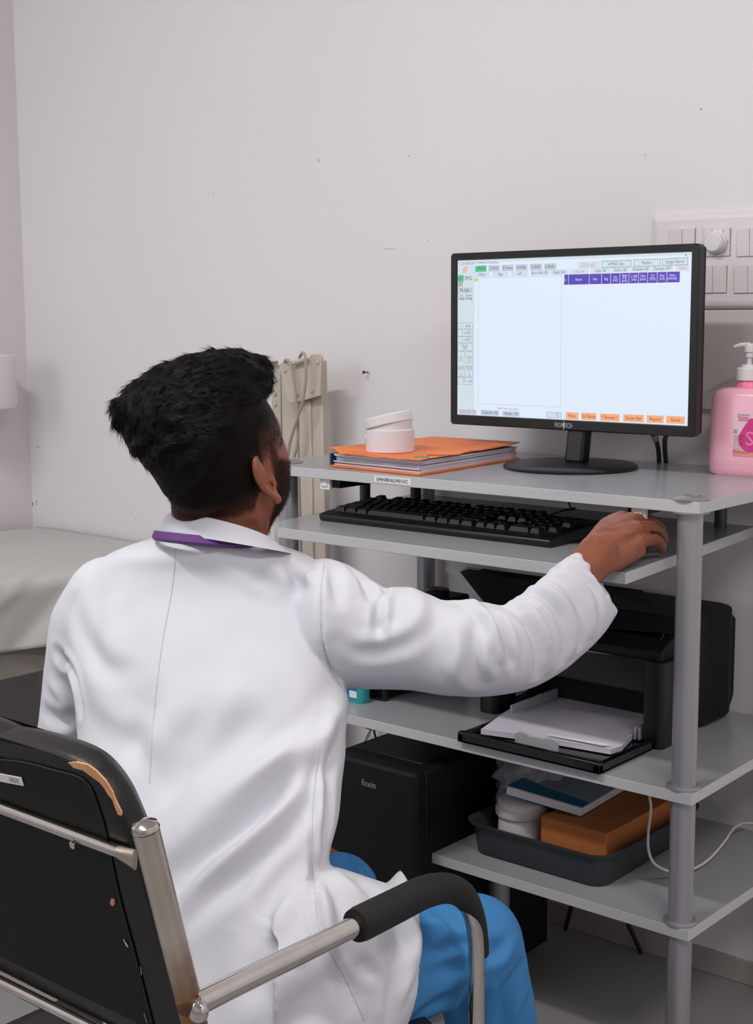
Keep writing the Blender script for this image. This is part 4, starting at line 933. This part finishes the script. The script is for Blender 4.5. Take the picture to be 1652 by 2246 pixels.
chain(hb, [sL, (sL+elL)/2, elL], [.040, .036, .026], 20); chain(hb, [elL, at(330, 1815, D=2.085), at(500, 1845, D=2.045), wrL], [.024, .022, .022, .022], 20)
kR, kL = at(1040, 2070, D=1.86), at(742, 1962, D=1.98)
hR, hL = at(640, 2200, D=1.67), at(500, 2120, D=1.83)
aR, aL = V3((kR[0]+.01, kR[1]+.06, .08)), V3((kL[0]-.02, kL[1]+.02, .08))
for h_, k_, a_ in ((hR, kR, aR), (hL, kL, aL)):
    chain(hb, [h_, (h_+k_)/2, k_], [.070, .055, .040], 20); chain(hb, [k_, (k_*.55+a_*.45), a_], [.04, .04, .030], 20)
    chain(hb, [a_, a_+V3((0, .12, -.055))], [.024, .014], 16)
# hands
def finger(pts, r): chain(hb, pts, r, 16)
mc = {}
kn = [((1364, 1136), 2.105, (1402, 1140), 2.15, (1434, 1152), 2.18, (1446, 1166), 2.20), ((1384, 1141), 2.085, (1422, 1141), 2.13, (1446, 1156), 2.16, (1454, 1170), 2.175),
      ((1396, 1160), 2.055, (1431, 1156), 2.10, (1451, 1170), 2.125, (1457, 1185), 2.14), ((1400, 1190), 2.03, (1433, 1183), 2.07, (1450, 1194), 2.095, (1452, 1206), 2.11)]
frad = [(.0105, .0095, .0085, .0072), (.0105, .0098, .0088, .0074), (.0105, .0095, .0085, .0072), (.0102, .0092, .0082, .0070)]
for (a, da, b, db, c_, dc, d_, dd), r in zip(kn, frad):
    A1, B1, C1, D1_ = at(*a, D=da), at(*b, D=db), at(*c_, D=dc), at(*d_, D=dd)
    finger([A1, B1, C1, D1_], r)
palm0 = wrR+UP*-.004
for j, ((a, da, *_), w_) in enumerate(zip(kn, (.013, .014, .014, .0135))):
    st_ = wrR+ (RT*.0)+UP*(.014-.009*j)+FW*(.012-.008*j)
    chain(hb, [st_, (st_+at(*a, D=da))/2+UP*(.003 if j < 3 else -.004), at(*a, D=da)], [.0185, .0185, w_*.90], 16)
heel = at(1364, 1218, D=2.01); chain(hb, [wrR+UP*-.008, heel, at(1400, 1207, D=2.035)], [.018, .0165, .012], 16)
th0 = at(1330, 1175, D=2.06); finger([th0, at(1360, 1186, D=2.12), at(1395, 1184, D=2.165), at(1425, 1182, D=2.19)], [.016, .0125, .010, .008])
# left hand resting on the left thigh
lhp = at(660, 1880, D=2.02)
chain(hb, [wrL, (wrL+lhp)/2, lhp], [.024, .026, .022], 16)
for j in range(4):
    o_ = V3((0, .0, 0))+FW*(-.024+.016*j)
    finger([lhp+o_, lhp+o_+RT*.028+UP*.004, lhp+o_+RT*.052-UP*.006, lhp+o_+RT*.068-UP*.016], [.010, .0092, .0082, .007])
finger([wrL+RT*.01-FW*.02, wrL+RT*.035-FW*.032, wrL+RT*.055-FW*.034], [.012, .010, .008])
bme = fuse(hb, .0022, 4, .5)
co = getco(bme); no = getno(bme); tr = bvh(bme)
# tendons, wrinkles of the right hand and wrist
co = crease(co, no, tr, [([(1345, 1160), (1375, 1150), (1395, 1150)], .0035, .0012), ([(1345, 1182), (1378, 1170), (1400, 1168)], .0035, .0012), ([(1375, 1185), (1400, 1184)], .004, -.001),
                         ([(1420, 1176), (1432, 1170), (1446, 1173)], .0022, -.0020), ([(1404, 1150), (1420, 1148), (1440, 1160)], .002, -.0014), ([(1312, 1180), (1340, 1200), (1352, 1235)], .003, -.0010),
                         ([(1395, 1195), (1405, 1208), (1398, 1222)], .003, -.0010), ([(1290, 1195), (1320, 1165), (1350, 1165)], .004, -.0012)])
co = crease(co, no, tr, [([(480, 1128), (540, 1150), (590, 1170)], .006, -.0010), ([(565, 1090), (575, 1130), (590, 1170)], .012, .003)])
setco(bme, co)
# skin tone with the cropped hair and beard as pigment
L = co-HC; lx, ly, lz = L@hr, L@hf, L@hu; inhead = np.linalg.norm(L, axis=1) < .17
ee = (lx/.0755)**2+(ly/.097)**2+(lz/.118)**2
earm = (ee > 1.13) & (np.abs(lx) > .055) & (ly < .022) & (ly > -.045) & (lz < .022) & (lz > -.066)
nz_ = np.array([noise.noise(Vector(p*60)) for p in co[inhead]]); nf = np.zeros(len(co)); nf[inhead] = nz_
hl = -.060+2.5*np.clip(ly+.030, 0, .03)+.004*nf                     # lower limit of the scalp hair behind the ear
scalp = sst(-.006, .008, lz-hl)*(ly < .03)
scalp = np.where(ly >= -.005, sst(-.012, .022, lz-.000+.006*nf)*(1-sst(.052, .060, ly-.25*np.clip(lz, 0, .1))), scalp)
scalp = scalp*np.where(ly < 0, .80+.20*sst(0, .035, lz-hl), .86+.14*sst(.02, .05, lz))
beard = sst(-.004, .010, ly-.010-.12*np.clip(-lz-.03, 0, .1))*sst(.0, .012, -lz-.004-.55*np.clip(ly-.03, 0, .1))*(1-.0*lz)
beard *= np.where(lz < -.095, 1-sst(.0, .03, -(ly-.02)), 1)
side = (ly > .004) & (ly < .034) & (lz > -.04)
beard = np.maximum(beard, side*sst(0, .012, ly-.002)*(1-sst(.022, .034, ly))*.9)
dark = np.clip(np.maximum(scalp, beard*.93), 0, 1)*inhead*(~earm)
ca = bme.color_attributes.new('hair_pigment', 'FLOAT_COLOR', 'POINT'); buf = np.ones((len(co), 4), np.float32); buf[:, :3] = dark[:, None]; ca.data.foreach_set('color', buf.ravel())
skin = mat('brown_skin', (140, 80, 56), .45, var=.10, scale=45, bump=.12, bscale=420, sub=.12)
nt = skin.node_tree; bs = nt.nodes['Principled BSDF']; lk = bs.inputs['Base Color'].links[0].from_socket
at_ = nt.nodes.new('ShaderNodeAttribute'); at_.attribute_name = 'hair_pigment'; mx = nt.nodes.new('ShaderNodeMix'); mx.data_type = 'RGBA'
nt.links.new(at_.outputs['Fac'], mx.inputs[0]); nt.links.new(lk, mx.inputs[6]); mx.inputs[7].default_value = (.010, .0065, .0055, 1); nt.links.new(mx.outputs[2], bs.inputs['Base Color'])
ml_ = nt.nodes.new('ShaderNodeMapRange'); nt.links.new(at_.outputs['Fac'], ml_.inputs[0]); ml_.inputs['To Min'].default_value = .45; ml_.inputs['To Max'].default_value = .04; nt.links.new(ml_.outputs[0], bs.inputs['Specular IOR Level'])
m2_ = nt.nodes.new('ShaderNodeMapRange'); nt.links.new(at_.outputs['Fac'], m2_.inputs[0]); m2_.inputs['To Min'].default_value = .12; m2_.inputs['To Max'].default_value = 0; nt.links.new(m2_.outputs[0], bs.inputs['Subsurface Weight'])
person = mesh_obj('person', bme, skin); tag(person, 'man in a white coat seated at the workstation, seen from behind, hand on the mouse', 'person')

# coat
cm = MB()
rows = [(1168, 402, 520, 1.935, 1.92, .052), (1194, 322, 582, 1.95, 1.915, .074), (1214, 258, 640, 1.968, 1.915, .084), (1242, 212, 700, 1.988, 1.915, .092), (1285, 174, 722, 2.0, 1.915, .102),
        (1335, 150, 735, 2.0, 1.905, .112), (1400, 142, 738, 1.99, 1.89, .122), (1480, 150, 748, 1.97, 1.865, .128), (1560, 163, 764, 1.95, 1.84, .130), (1640, 172, 763, 1.92, 1.81, .130),
        (1720, 180, 754, 1.89, 1.78, .130), (1800, 190, 746, 1.86, 1.75, .130), (1870, 200, 726, 1.84, 1.73, .130), (1930, 210, 726, 1.82, 1.71, .132), (2010, 215, 745, 1.80, 1.69, .135),
        (2100, 215, 768, 1.78, 1.67, .140), (2200, 215, 785, 1.76, 1.655, .145), (2300, 220, 795, 1.745, 1.645, .145), (2390, 235, 790, 1.735, 1.64, .14)]
rg = [pring((xl, y-6), (xr, y-6), d0, d1, b, (0, b*(y-715)/d1*.9), n=72) for y, xl, xr, d0, d1, b in rows]
cm.loft(smooth_rings(rg, 3))
sl = [((700, 1226), (706, 1498), 1.905, .105), ((765, 1240), (770, 1512), 1.90, .098), ((845, 1288), (840, 1512), 1.89, .088), ((900, 1282), (905, 1513), 1.88, .081), ((985, 1319), (980, 1524), 1.868, .073),
      ((1050, 1318), (1052, 1528), 1.862, .072), ((1106, 1329), (1126, 1519), 1.866, .068), ((1148, 1302), (1200, 1492), 1.888, .062), ((1200, 1258), (1262, 1450), 1.918, .056), ((1244, 1220), (1322, 1390), 1.945, .050), ((1274, 1206), (1357, 1340), 1.965, .044)]
rg = [pring(a, b, D_, D_, bb, (0, 6), n=56) for a, b, D_, bb in sl]
rg = [pring((640, 1270), (640, 1470), 1.92, 1.92, .08, (0, 6), n=56)]+rg
rg = smooth_rings(rg, 3)
rg += [pring((1279, 1213), (1351, 1333), 1.966, 1.966, .038, (0, 6), n=56), pring((1262, 1228), (1330, 1350), 1.956, 1.956, .038, (0, 6), n=56), pring((1240, 1246), (1300, 1368), 1.94, 1.94, .036, (0, 6), n=56)]
cm.loft(rg)
la = [(235, 1305, 2.01, .055), (196, 1375, 2.025, .056), (176, 1460, 2.04, .051), (163, 1540, 2.055, .049), (152, 1620, 2.07, .048), (148, 1700, 2.085, .047), (200, 1775, 2.10, .045), (330, 1815, 2.09, .043), (500, 1845, 2.05, .038), (575, 1862, 2.03, .035)]
chain(cm, [at(x, y, D=D_) for x, y, D_, r in la], [r for *_, r in la], 32)
sk_ = [((600, 1965), (600, 2420), 1.68, .11, 0), ((680, 1916), (680, 2420), 1.70, .115, 0), ((725, 1898), (740, 2420), 1.715, .12, 6), ((790, 1914), (805, 2410), 1.745, .12, 14), ((850, 1936), (850, 2340), 1.765, .115, 26), ((888, 1945), (872, 2262), 1.785, .108, 48)]
rg = smooth_rings([pring(a, b, D_, D_-.03, bb, (sg, 0), n=56) for a, b, D_, bb, sg in sk_], 3)
rg += [pring((884, 1952), (868, 2254), 1.785, 1.755, .103, (47, 0), n=56), pring((868, 1962), (855, 2248), 1.78, 1.75, .098, (38, 0), n=56), pring((840, 1975), (832, 2235), 1.77, 1.745, .09, (24, 0), n=56)]
cm.loft(rg)
cm.prism([at(820, 1948, D=1.79), at(852, 1936, D=1.80), at(878, 1911, D=1.81), at(895, 1934, D=1.80), at(900, 1985, D=1.77), at(850, 1995, D=1.76)], FW*.012)
cme = fuse(cm, .0030, 16, .5)
co = getco(cme); no = getno(cme); tr = bvh(cme)
strokes = [
 # sleeve, shoulder end
 ([(725, 1235), (735, 1275), (742, 1320)], .010, -.006), ([(770, 1245), (800, 1275), (812, 1310)], .010, -.006), ([(790, 1262), (822, 1290), (838, 1318)], .009, .004),
 ([(848, 1298), (835, 1330), (830, 1370), (833, 1388)], .007, -.008), ([(880, 1276), (855, 1298), (842, 1330), (840, 1370)], .009, .006), ([(905, 1280), (925, 1330), (905, 1375), (850, 1405), (760, 1420)], .013, .004),
 ([(745, 1410), (800, 1428), (870, 1412), (920, 1380)], .012, -.004), ([(640, 1225), (655, 1260), (665, 1290)], .012, -.004), ([(655, 1250), (690, 1280)], .008, .003),
 # elbow
 ([(985, 1320), (1030, 1322), (1065, 1345), (1090, 1390), (1102, 1440)], .009, .006), ([(1050, 1330), (1080, 1350), (1110, 1395), (1125, 1450)], .007, -.007),
 ([(1045, 1355), (1040, 1400), (1045, 1450), (1050, 1500)], .012, -.006), ([(1085, 1360), (1110, 1420), (1130, 1470)], .007, -.004), ([(1065, 1390), (1062, 1440), (1075, 1480)], .010, .004),
 ([(1112, 1325), (1150, 1330), (1185, 1370), (1205, 1425), (1205, 1465)], .009, .007), ([(1130, 1345), (1160, 1375), (1180, 1430), (1180, 1480)], .008, -.006), ([(1108, 1328), (1140, 1318), (1165, 1327)], .006, -.006),
 ([(1150, 1302), (1190, 1310), (1225, 1350), (1240, 1410), (1232, 1450)], .008, -.006), ([(1165, 1290), (1205, 1295), (1245, 1335), (1262, 1395), (1255, 1435)], .008, .006),
 ([(1190, 1265), (1230, 1275), (1268, 1320), (1280, 1375), (1275, 1415)], .007, -.0055), ([(1210, 1250), (1250, 1260), (1288, 1300), (1303, 1350), (1300, 1390)], .007, .005),
 ([(1225, 1238), (1265, 1250), (1305, 1290), (1320, 1335)], .006, -.004), ([(1245, 1222), (1290, 1240), (1325, 1280), (1338, 1320)], .006, .003),
 ([(940, 1330), (960, 1400), (950, 1470)], .014, -.003), ([(1010, 1420), (1000, 1470), (1015, 1510)], .010, .003),
 # armpit and back
 ([(705, 1240), (700, 1320), (705, 1400), (722, 1460), (748, 1502)], .0045, -.004),
 ([(765, 1515), (735, 1580), (691, 1628), (558, 1708), (425, 1812), (365, 1895)], .020, .0085), ([(600, 1575), (505, 1616), (420, 1672), (335, 1750)], .034, -.009),
 ([(735, 1600), (664, 1680), (532, 1815), (383, 1922)], .018, -.0085), ([(715, 1610), (691, 1650), (611, 1790), (478, 1901), (395, 2008)], .014, .0085), ([(690, 1690), (645, 1790), (540, 1915), (420, 2015)], .015, -.0065),
 ([(672, 1885), (640, 1950), (600, 2040), (560, 2120)], .016, .0045), ([(650, 1870), (610, 1950), (575, 2030)], .016, -.0045), ([(735, 1560), (712, 1640), (700, 1760), (692, 1880)], .010, .005), ([(722, 1640), (716, 1760), (706, 1860)], .009, -.004),
 ([(698, 1640), (688, 1740), (686, 1850), (690, 1960), (706, 2050)], .006, -.004), ([(560, 1240), (570, 1265), (590, 1280)], .012, -.004), ([(620, 1225), (650, 1265), (660, 1300)], .011, -.0045),
 ([(440, 1560), (400, 1620), (370, 1700), (340, 1780)], .024, -.004), ([(520, 1530), (460, 1620), (400, 1680)], .02, .004),
 ([(250, 1590), (300, 1640), (330, 1700)], .02, -.004), ([(200, 1500), (260, 1580), (300, 1600)], .02, .003), ([(330, 1530), (310, 1600), (290, 1650)], .018, -.003),
 ([(165, 1330), (185, 1400), (230, 1460), (290, 1480)], .016, -.003), ([(262, 1300), (240, 1360), (255, 1420)], .02, .003),
 ([(125, 1430), (150, 1460), (168, 1500), (178, 1560)], .009, -.008), ([(110, 1500), (135, 1530), (150, 1560)], .010, .004), ([(95, 1560), (130, 1580), (160, 1575)], .012, -.005),
 # skirt of the coat
 ([(700, 1905), (740, 1960), (755, 2040), (750, 2120), (770, 2200)], .014, -.007), ([(745, 1930), (800, 1990), (820, 2060), (815, 2140)], .016, .006), ([(800, 1945), (870, 2010), (880, 2090), (850, 2180)], .013, -.006),
 ([(690, 1985), (700, 2040), (760, 2140), (800, 2246)], .005, -.003), ([(850, 1980), (905, 2040), (905, 2110), (880, 2180)], .012, .005), ([(640, 2000), (600, 2060), (560, 2160)], .02, -.005), ([(900, 2120), (870, 2170), (850, 2240)], .010, -.004),
 ([(500, 2040), (460, 2140), (430, 2240)], .02, -.004), ([(770, 2060), (790, 2110), (830, 2150)], .009, -.005),
]
strokes = [(a_, w_*.85, d_*1.3) for a_, w_, d_ in strokes]
co = crease(co, no, tr, strokes)
# soft cloth undulation, a few millimetres, everywhere
nzv = np.array([noise.noise(Vector((p[0]*9, p[1]*9, p[2]*6)))*.0035+noise.noise(Vector((p[0]*22, p[1]*22, p[2]*16)))*.0012 for p in co])
co = co+no*nzv[:, None]; co = relax(cme, co, 3, .4); setco(cme, co)
coat = mesh_obj('coat', cme, M['coat'], person, 'white long-sleeved cotton coat')
ctree = bvh(cme)
def on_coat(pts, lift=.0004, n=6):
    o = []
    for q in curve([(x, y, 0) for x, y in pts], n):
        h = hit(ctree, q[0], q[1])
        if h is not None: o.append(h[0]+h[1]*lift)
    return o
for pts in ([(386, 1205), (378, 1290), (358, 1400), (345, 1500), (334, 1620), (328, 1720)], [(712, 1228), (703, 1320), (706, 1400), (722, 1462), (748, 1504)], [(700, 1640), (688, 1760), (684, 1860), (690, 1960)], [(692, 1962), (702, 2045), (752, 2135), (800, 2240)]):
    p_ = on_coat(pts)
    if len(p_) > 3: MB().tube(p_, .0006, 6).build('seam', M['seam'], coat)
# collar and ribbon
col_r = [pring((346, 1168), (644, 1216), 1.955, 1.908, .099, (-8, -5), n=72), pring((350, 1155), (630, 1206), 1.953, 1.908, .094, (-8, -10), n=72), pring((362, 1136), (606, 1190), 1.95, 1.906, .086, (-5, -17), n=72), pring((370, 1130), (598, 1186), 1.948, 1.905, .082, (-4, -18), n=72),
         pring((374, 1134), (594, 1188), 1.948, 1.905, .079, (-4, -15), n=72), pring((366, 1152), (606, 1196), 1.95, 1.906, .085, (-6, -11), n=72), pring((358, 1168), (626, 1211), 1.953, 1.908, .092, (-8, -5), n=72)]
cl = MB(); rr_ = smooth_rings(col_r, 3); n_ = 72; cl.v = []; cl.loft(rr_+[rr_[0]], cap=False)
clo = cl.build('collar', M['coat'], person, smooth=60)
lr = [pring((348, 1164), (600, 1190), 1.95, 1.915, .086, (-45, -4), n=72), pring((346, 1174), (604, 1198), 1.955, 1.918, .099, (-55, 3), n=72), pring((350, 1181), (600, 1204), 1.955, 1.918, .088, (-55, 3), n=72)]
MB().loft(lr+[lr[0]], cap=False).build('lanyard', M['purple'], person, smooth=60)
# trousers
tm_ = MB()
for pts, r in (([hR, at(850, 2120, D=1.775), kR], [.085, .078, .066]), ([kR, (kR*.6+aR*.4)+V3((0, .012, 0)), aR], [.064, .062, .052]), ([hL, (hL+kL)/2, kL], [.085, .08, .0585]), ([kL, (kL*.6+aL*.4)+V3((0, .012, 0)), aL], [.058, .058, .05]), ([hR, (hR+hL)/2+V3((0, 0, -.0)), hL], [.085, .10, .085])):
    chain(tm_, pts, r, 28)
tme = fuse(tm_, .0045, 10, .5)
co = getco(tme); no = getno(tme); tr2 = bvh(tme)
co = crease(co, no, tr2, [([(950, 1990), (1000, 2030), (1030, 2110)], .009, -.007), ([(940, 2100), (1010, 2070), (1100, 2080)], .008, -.005), ([(1150, 2110), (1110, 2180), (1090, 2246)], .010, -.009), ([(1120, 2090), (1080, 2150), (1065, 2230)], .009, .006),
    ([(1090, 2080), (1050, 2130), (1020, 2200), (1010, 2246)], .009, -.007), ([(1135, 2060), (1090, 2110), (1000, 2150), (940, 2180)], .008, .005), ([(930, 2140), (980, 2120), (1020, 2118)], .007, -.006), ([(1160, 2160), (1130, 2220), (1120, 2250)], .008, .005), ([(760, 1870), (765, 1900), (780, 1930)], .009, -.006), ([(795, 1880), (805, 1905), (812, 1925)], .008, -.005), ([(900, 2240), (960, 2200), (1010, 2190)], .009, -.006)])
co = relax(tme, co, 3, .4); setco(tme, co)
mesh_obj('trousers', tme, M['blue'], person, 'blue cotton scrub trousers')
for a_ in (aR, aL):
    sm_ = MB(); rg = []
    for k_, (yy, w_, h_) in enumerate(((-.055, .02, .05), (-.045, .034, .07), (0, .038, .085), (.06, .040, .065), (.12, .044, .05), (.17, .04, .04), (.20, .025, .025))):
        rg.append([(a_[0]+w_*math.cos(t), a_[1]+yy+.02, max(.002, .002+h_/2+h_/2*math.sin(t))) for t in np.linspace(0, 2*math.pi, 24, endpoint=False)])
    sm_.loft(smooth_rings(rg, 3)).build('shoe', M['shoe'], person)

# ------------------------------------------------------------------ hair and beard
FWh = V3((FW[0], FW[1], 0)); FWh /= np.linalg.norm(FWh)
RTh = V3((RT[0], RT[1], 0)); RTh /= np.linalg.norm(RTh)
DH = (HC-EYE)@FW
def Hp(px, py, dd=0.): return at(px, py, D=DH+dd)
hm = MB()
hrows = [(772, 470, 540, .01, .02, .030), (784, 408, 572, .005, .022, .055), (806, 348, 590, 0, .025, .075), (834, 306, 595, -.002, .025, .088), (862, 274, 589, -.004, .02, .095), (892, 255, 574, -.005, .005, .096), (922, 250, 560, -.008, -.010, .092),
         (952, 263, 540, -.012, -.030, .083), (982, 286, 512, -.018, -.048, .071), (1012, 308, 486, -.022, -.058, .060), (1042, 330, 462, -.026, -.060, .050), (1070, 349, 444, -.028, -.056, .038), (1092, 362, 425, -.030, -.05, .026)]
hm.loft(smooth_rings([pring((xl, y-3), (xr, y-3), DH+d0, DH+d1, b, (0, b*60), n=64, e=2.1) for y, xl, xr, d0, d1, b in hrows], 3))
for px, py, dd, r in ((282, 908, -.02, (.022, .05, .024)), (575, 830, .03, (.015, .035, .016))): hm.ell(Hp(px, py, dd), r, n=16, axes=[RT, FW, UP])
hme = fuse(hm, .0034, 12, .5)
co = getco(hme); no = getno(hme)
rel = (co-EYE)
def fld(p, k): return noise.noise(Vector(p*k))
clump = np.array([noise.noise(Vector((p@RT*38, p@FW*30, p@UP*55)))*.006+abs(noise.noise(Vector((p@RT*90, p@FW*70, p@UP*120))))*.003 for p in rel])
dz = (co-HC)@UP
co = co+no*(clump*sst(-.045, .02, dz))[:, None]; setco(hme, co)
hair = mesh_obj('hair', hme, M['hair'], person, 'thick black hair swept up and back, cropped at the sides')
def strand(mb, p, d, nrm, L_, r, seg=4, curl=0., droop=0.):
    q = p.copy(); pts = [q]; dd = d.copy()
    for i in range(seg):
        dd = dd+nrm*(curl/seg)+V3((0, 0, -1))*droop/seg+np.random.normal(0, .07, 3); dd /= np.linalg.norm(dd); q = q+dd*(L_/seg); pts.append(q)
    s_ = np.cross(d, nrm); s_ /= np.linalg.norm(s_)+1e-9; n0 = len(mb.v)
    for i, q in enumerate(pts):
        w_ = r*(1-.85*i/seg); mb.v += [tuple(q+s_*w_), tuple(q-s_*w_), tuple(q+nrm*w_*1.2)]
    for i in range(seg):
        a = n0+3*i
        for u_, v_ in ((0, 1), (1, 2), (2, 0)): mb.f.append((a+u_, a+v_, a+3+v_, a+3+u_))
    mb.f.append((n0+3*seg, n0+3*seg+1, n0+3*seg+2))
no = getno(hme); st_m = MB(); idx = np.random.choice(len(co), 9000)
for i in idx:
    p, nn = co[i], no[i]; l = p-HC; xr, zu = l@RT, l@UP; rx = p@RT*14; 
    w1 = noise.noise(Vector(p*16)); w2 = noise.noise(Vector(p*16+V3((5, 1, 2))))
    if zu > -.01:
        g = RT*(-.60 if xr < .03 else .25*w1*3)+UP*(-.35+.35*(xr > -.05)*1.0)-FW*.25 if xr < .045 else RT*.5-UP*.35+FW*.2
        if xr < -.07: g = RT*-.25-UP*.8-FW*.2
    else: g = -UP*.9+RT*.05*w1
    g = g+RT*w1*.55+UP*w2*.4; g = g-nn*(g@nn); g /= np.linalg.norm(g)+1e-9
    top = zu > -.01
    strand(st_m, p-nn*.001, g+nn*(.16 if top else .06), nn, random.uniform(.010, .022) if top else random.uniform(.004, .009), random.uniform(.00035, .0007), 4, curl=-.25 if top else 0)
# long loose ends at the back of the crown and the fringe
for k in range(260):
    a_ = Hp(random.uniform(262, 288), random.uniform(890, 935), random.uniform(-.03, .03)); strand(st_m, a_, -UP*.85+RT*random.uniform(-.5, .35), -RT, random.uniform(.018, .036), .0004, 5, curl=random.uniform(-.9, .2))
for k in range(150):
    a_ = Hp(random.uniform(570, 590), random.uniform(805, 842), random.uniform(.02, .06)); strand(st_m, a_, -UP*.9+RT*random.uniform(-.2, .35), RT, random.uniform(.008, .018), .0005, 4, curl=-.5)
st_m.build('hair_strands', M['hair'], hair, smooth=0)
# cropped sides and beard as short hairs growing from the skin
co = getco(bme); no = getno(bme); sh_m = MB(); bd_m = MB()
cand = np.where(inhead & (dark > .35))[0]
for i in np.random.choice(cand, 9000):
    p, nn = co[i], no[i]
    if beard[i] > .35 and scalp[i] < .3:
        g = -hu*.8-hf*.1+nn*.55; strand(bd_m, p, g/np.linalg.norm(g), nn, random.uniform(.0025, .006), .00022, 2)
    elif scalp[i] > .35:
        g = -hu*.8-hf*.3+nn*.30; strand(sh_m, p, g/np.linalg.norm(g), nn, random.uniform(.002, .0045), .00022, 2)
sh_m.build('cropped_hair', M['hair'], hair, smooth=0)
bdo = bd_m.build('beard', M['hair'], person, smooth=0); bdo['label'] = 'short black beard'

# ------------------------------------------------------------------ mouse
mq = at(1422, 1210, Z=.861)
ms = thing('mouse', (-1.075, 1.915, .86), 'black computer mouse under the man\'s right hand on the pull-out tray', 'mouse')
mx0, my0 = -1.085, 1.862
rg = []
for yy, w_, h_ in ((-.048, .012, .008), (-.042, .020, .015), (-.022, .026, .023), (.0, .027, .026), (.022, .025, .023), (.042, .021, .016), (.048, .014, .009)):
    rg.append([(mx0+w_*math.cos(t), my0+yy, .861+max(0, h_*.35+h_*.65*math.sin(t)) ) for t in np.linspace(0, 2*math.pi, 28, endpoint=False)])
MB().loft(smooth_rings(rg, 3)).build('mouse_body', M['black'], ms)
MB().lathe((mx0-.003, my0+.030, .878), [(.006, 0), (.009, .001), (.009, .005), (.006, .006)], 20, axis=(1, 0, 0)).build('scroll_wheel', M['blackg'], ms)
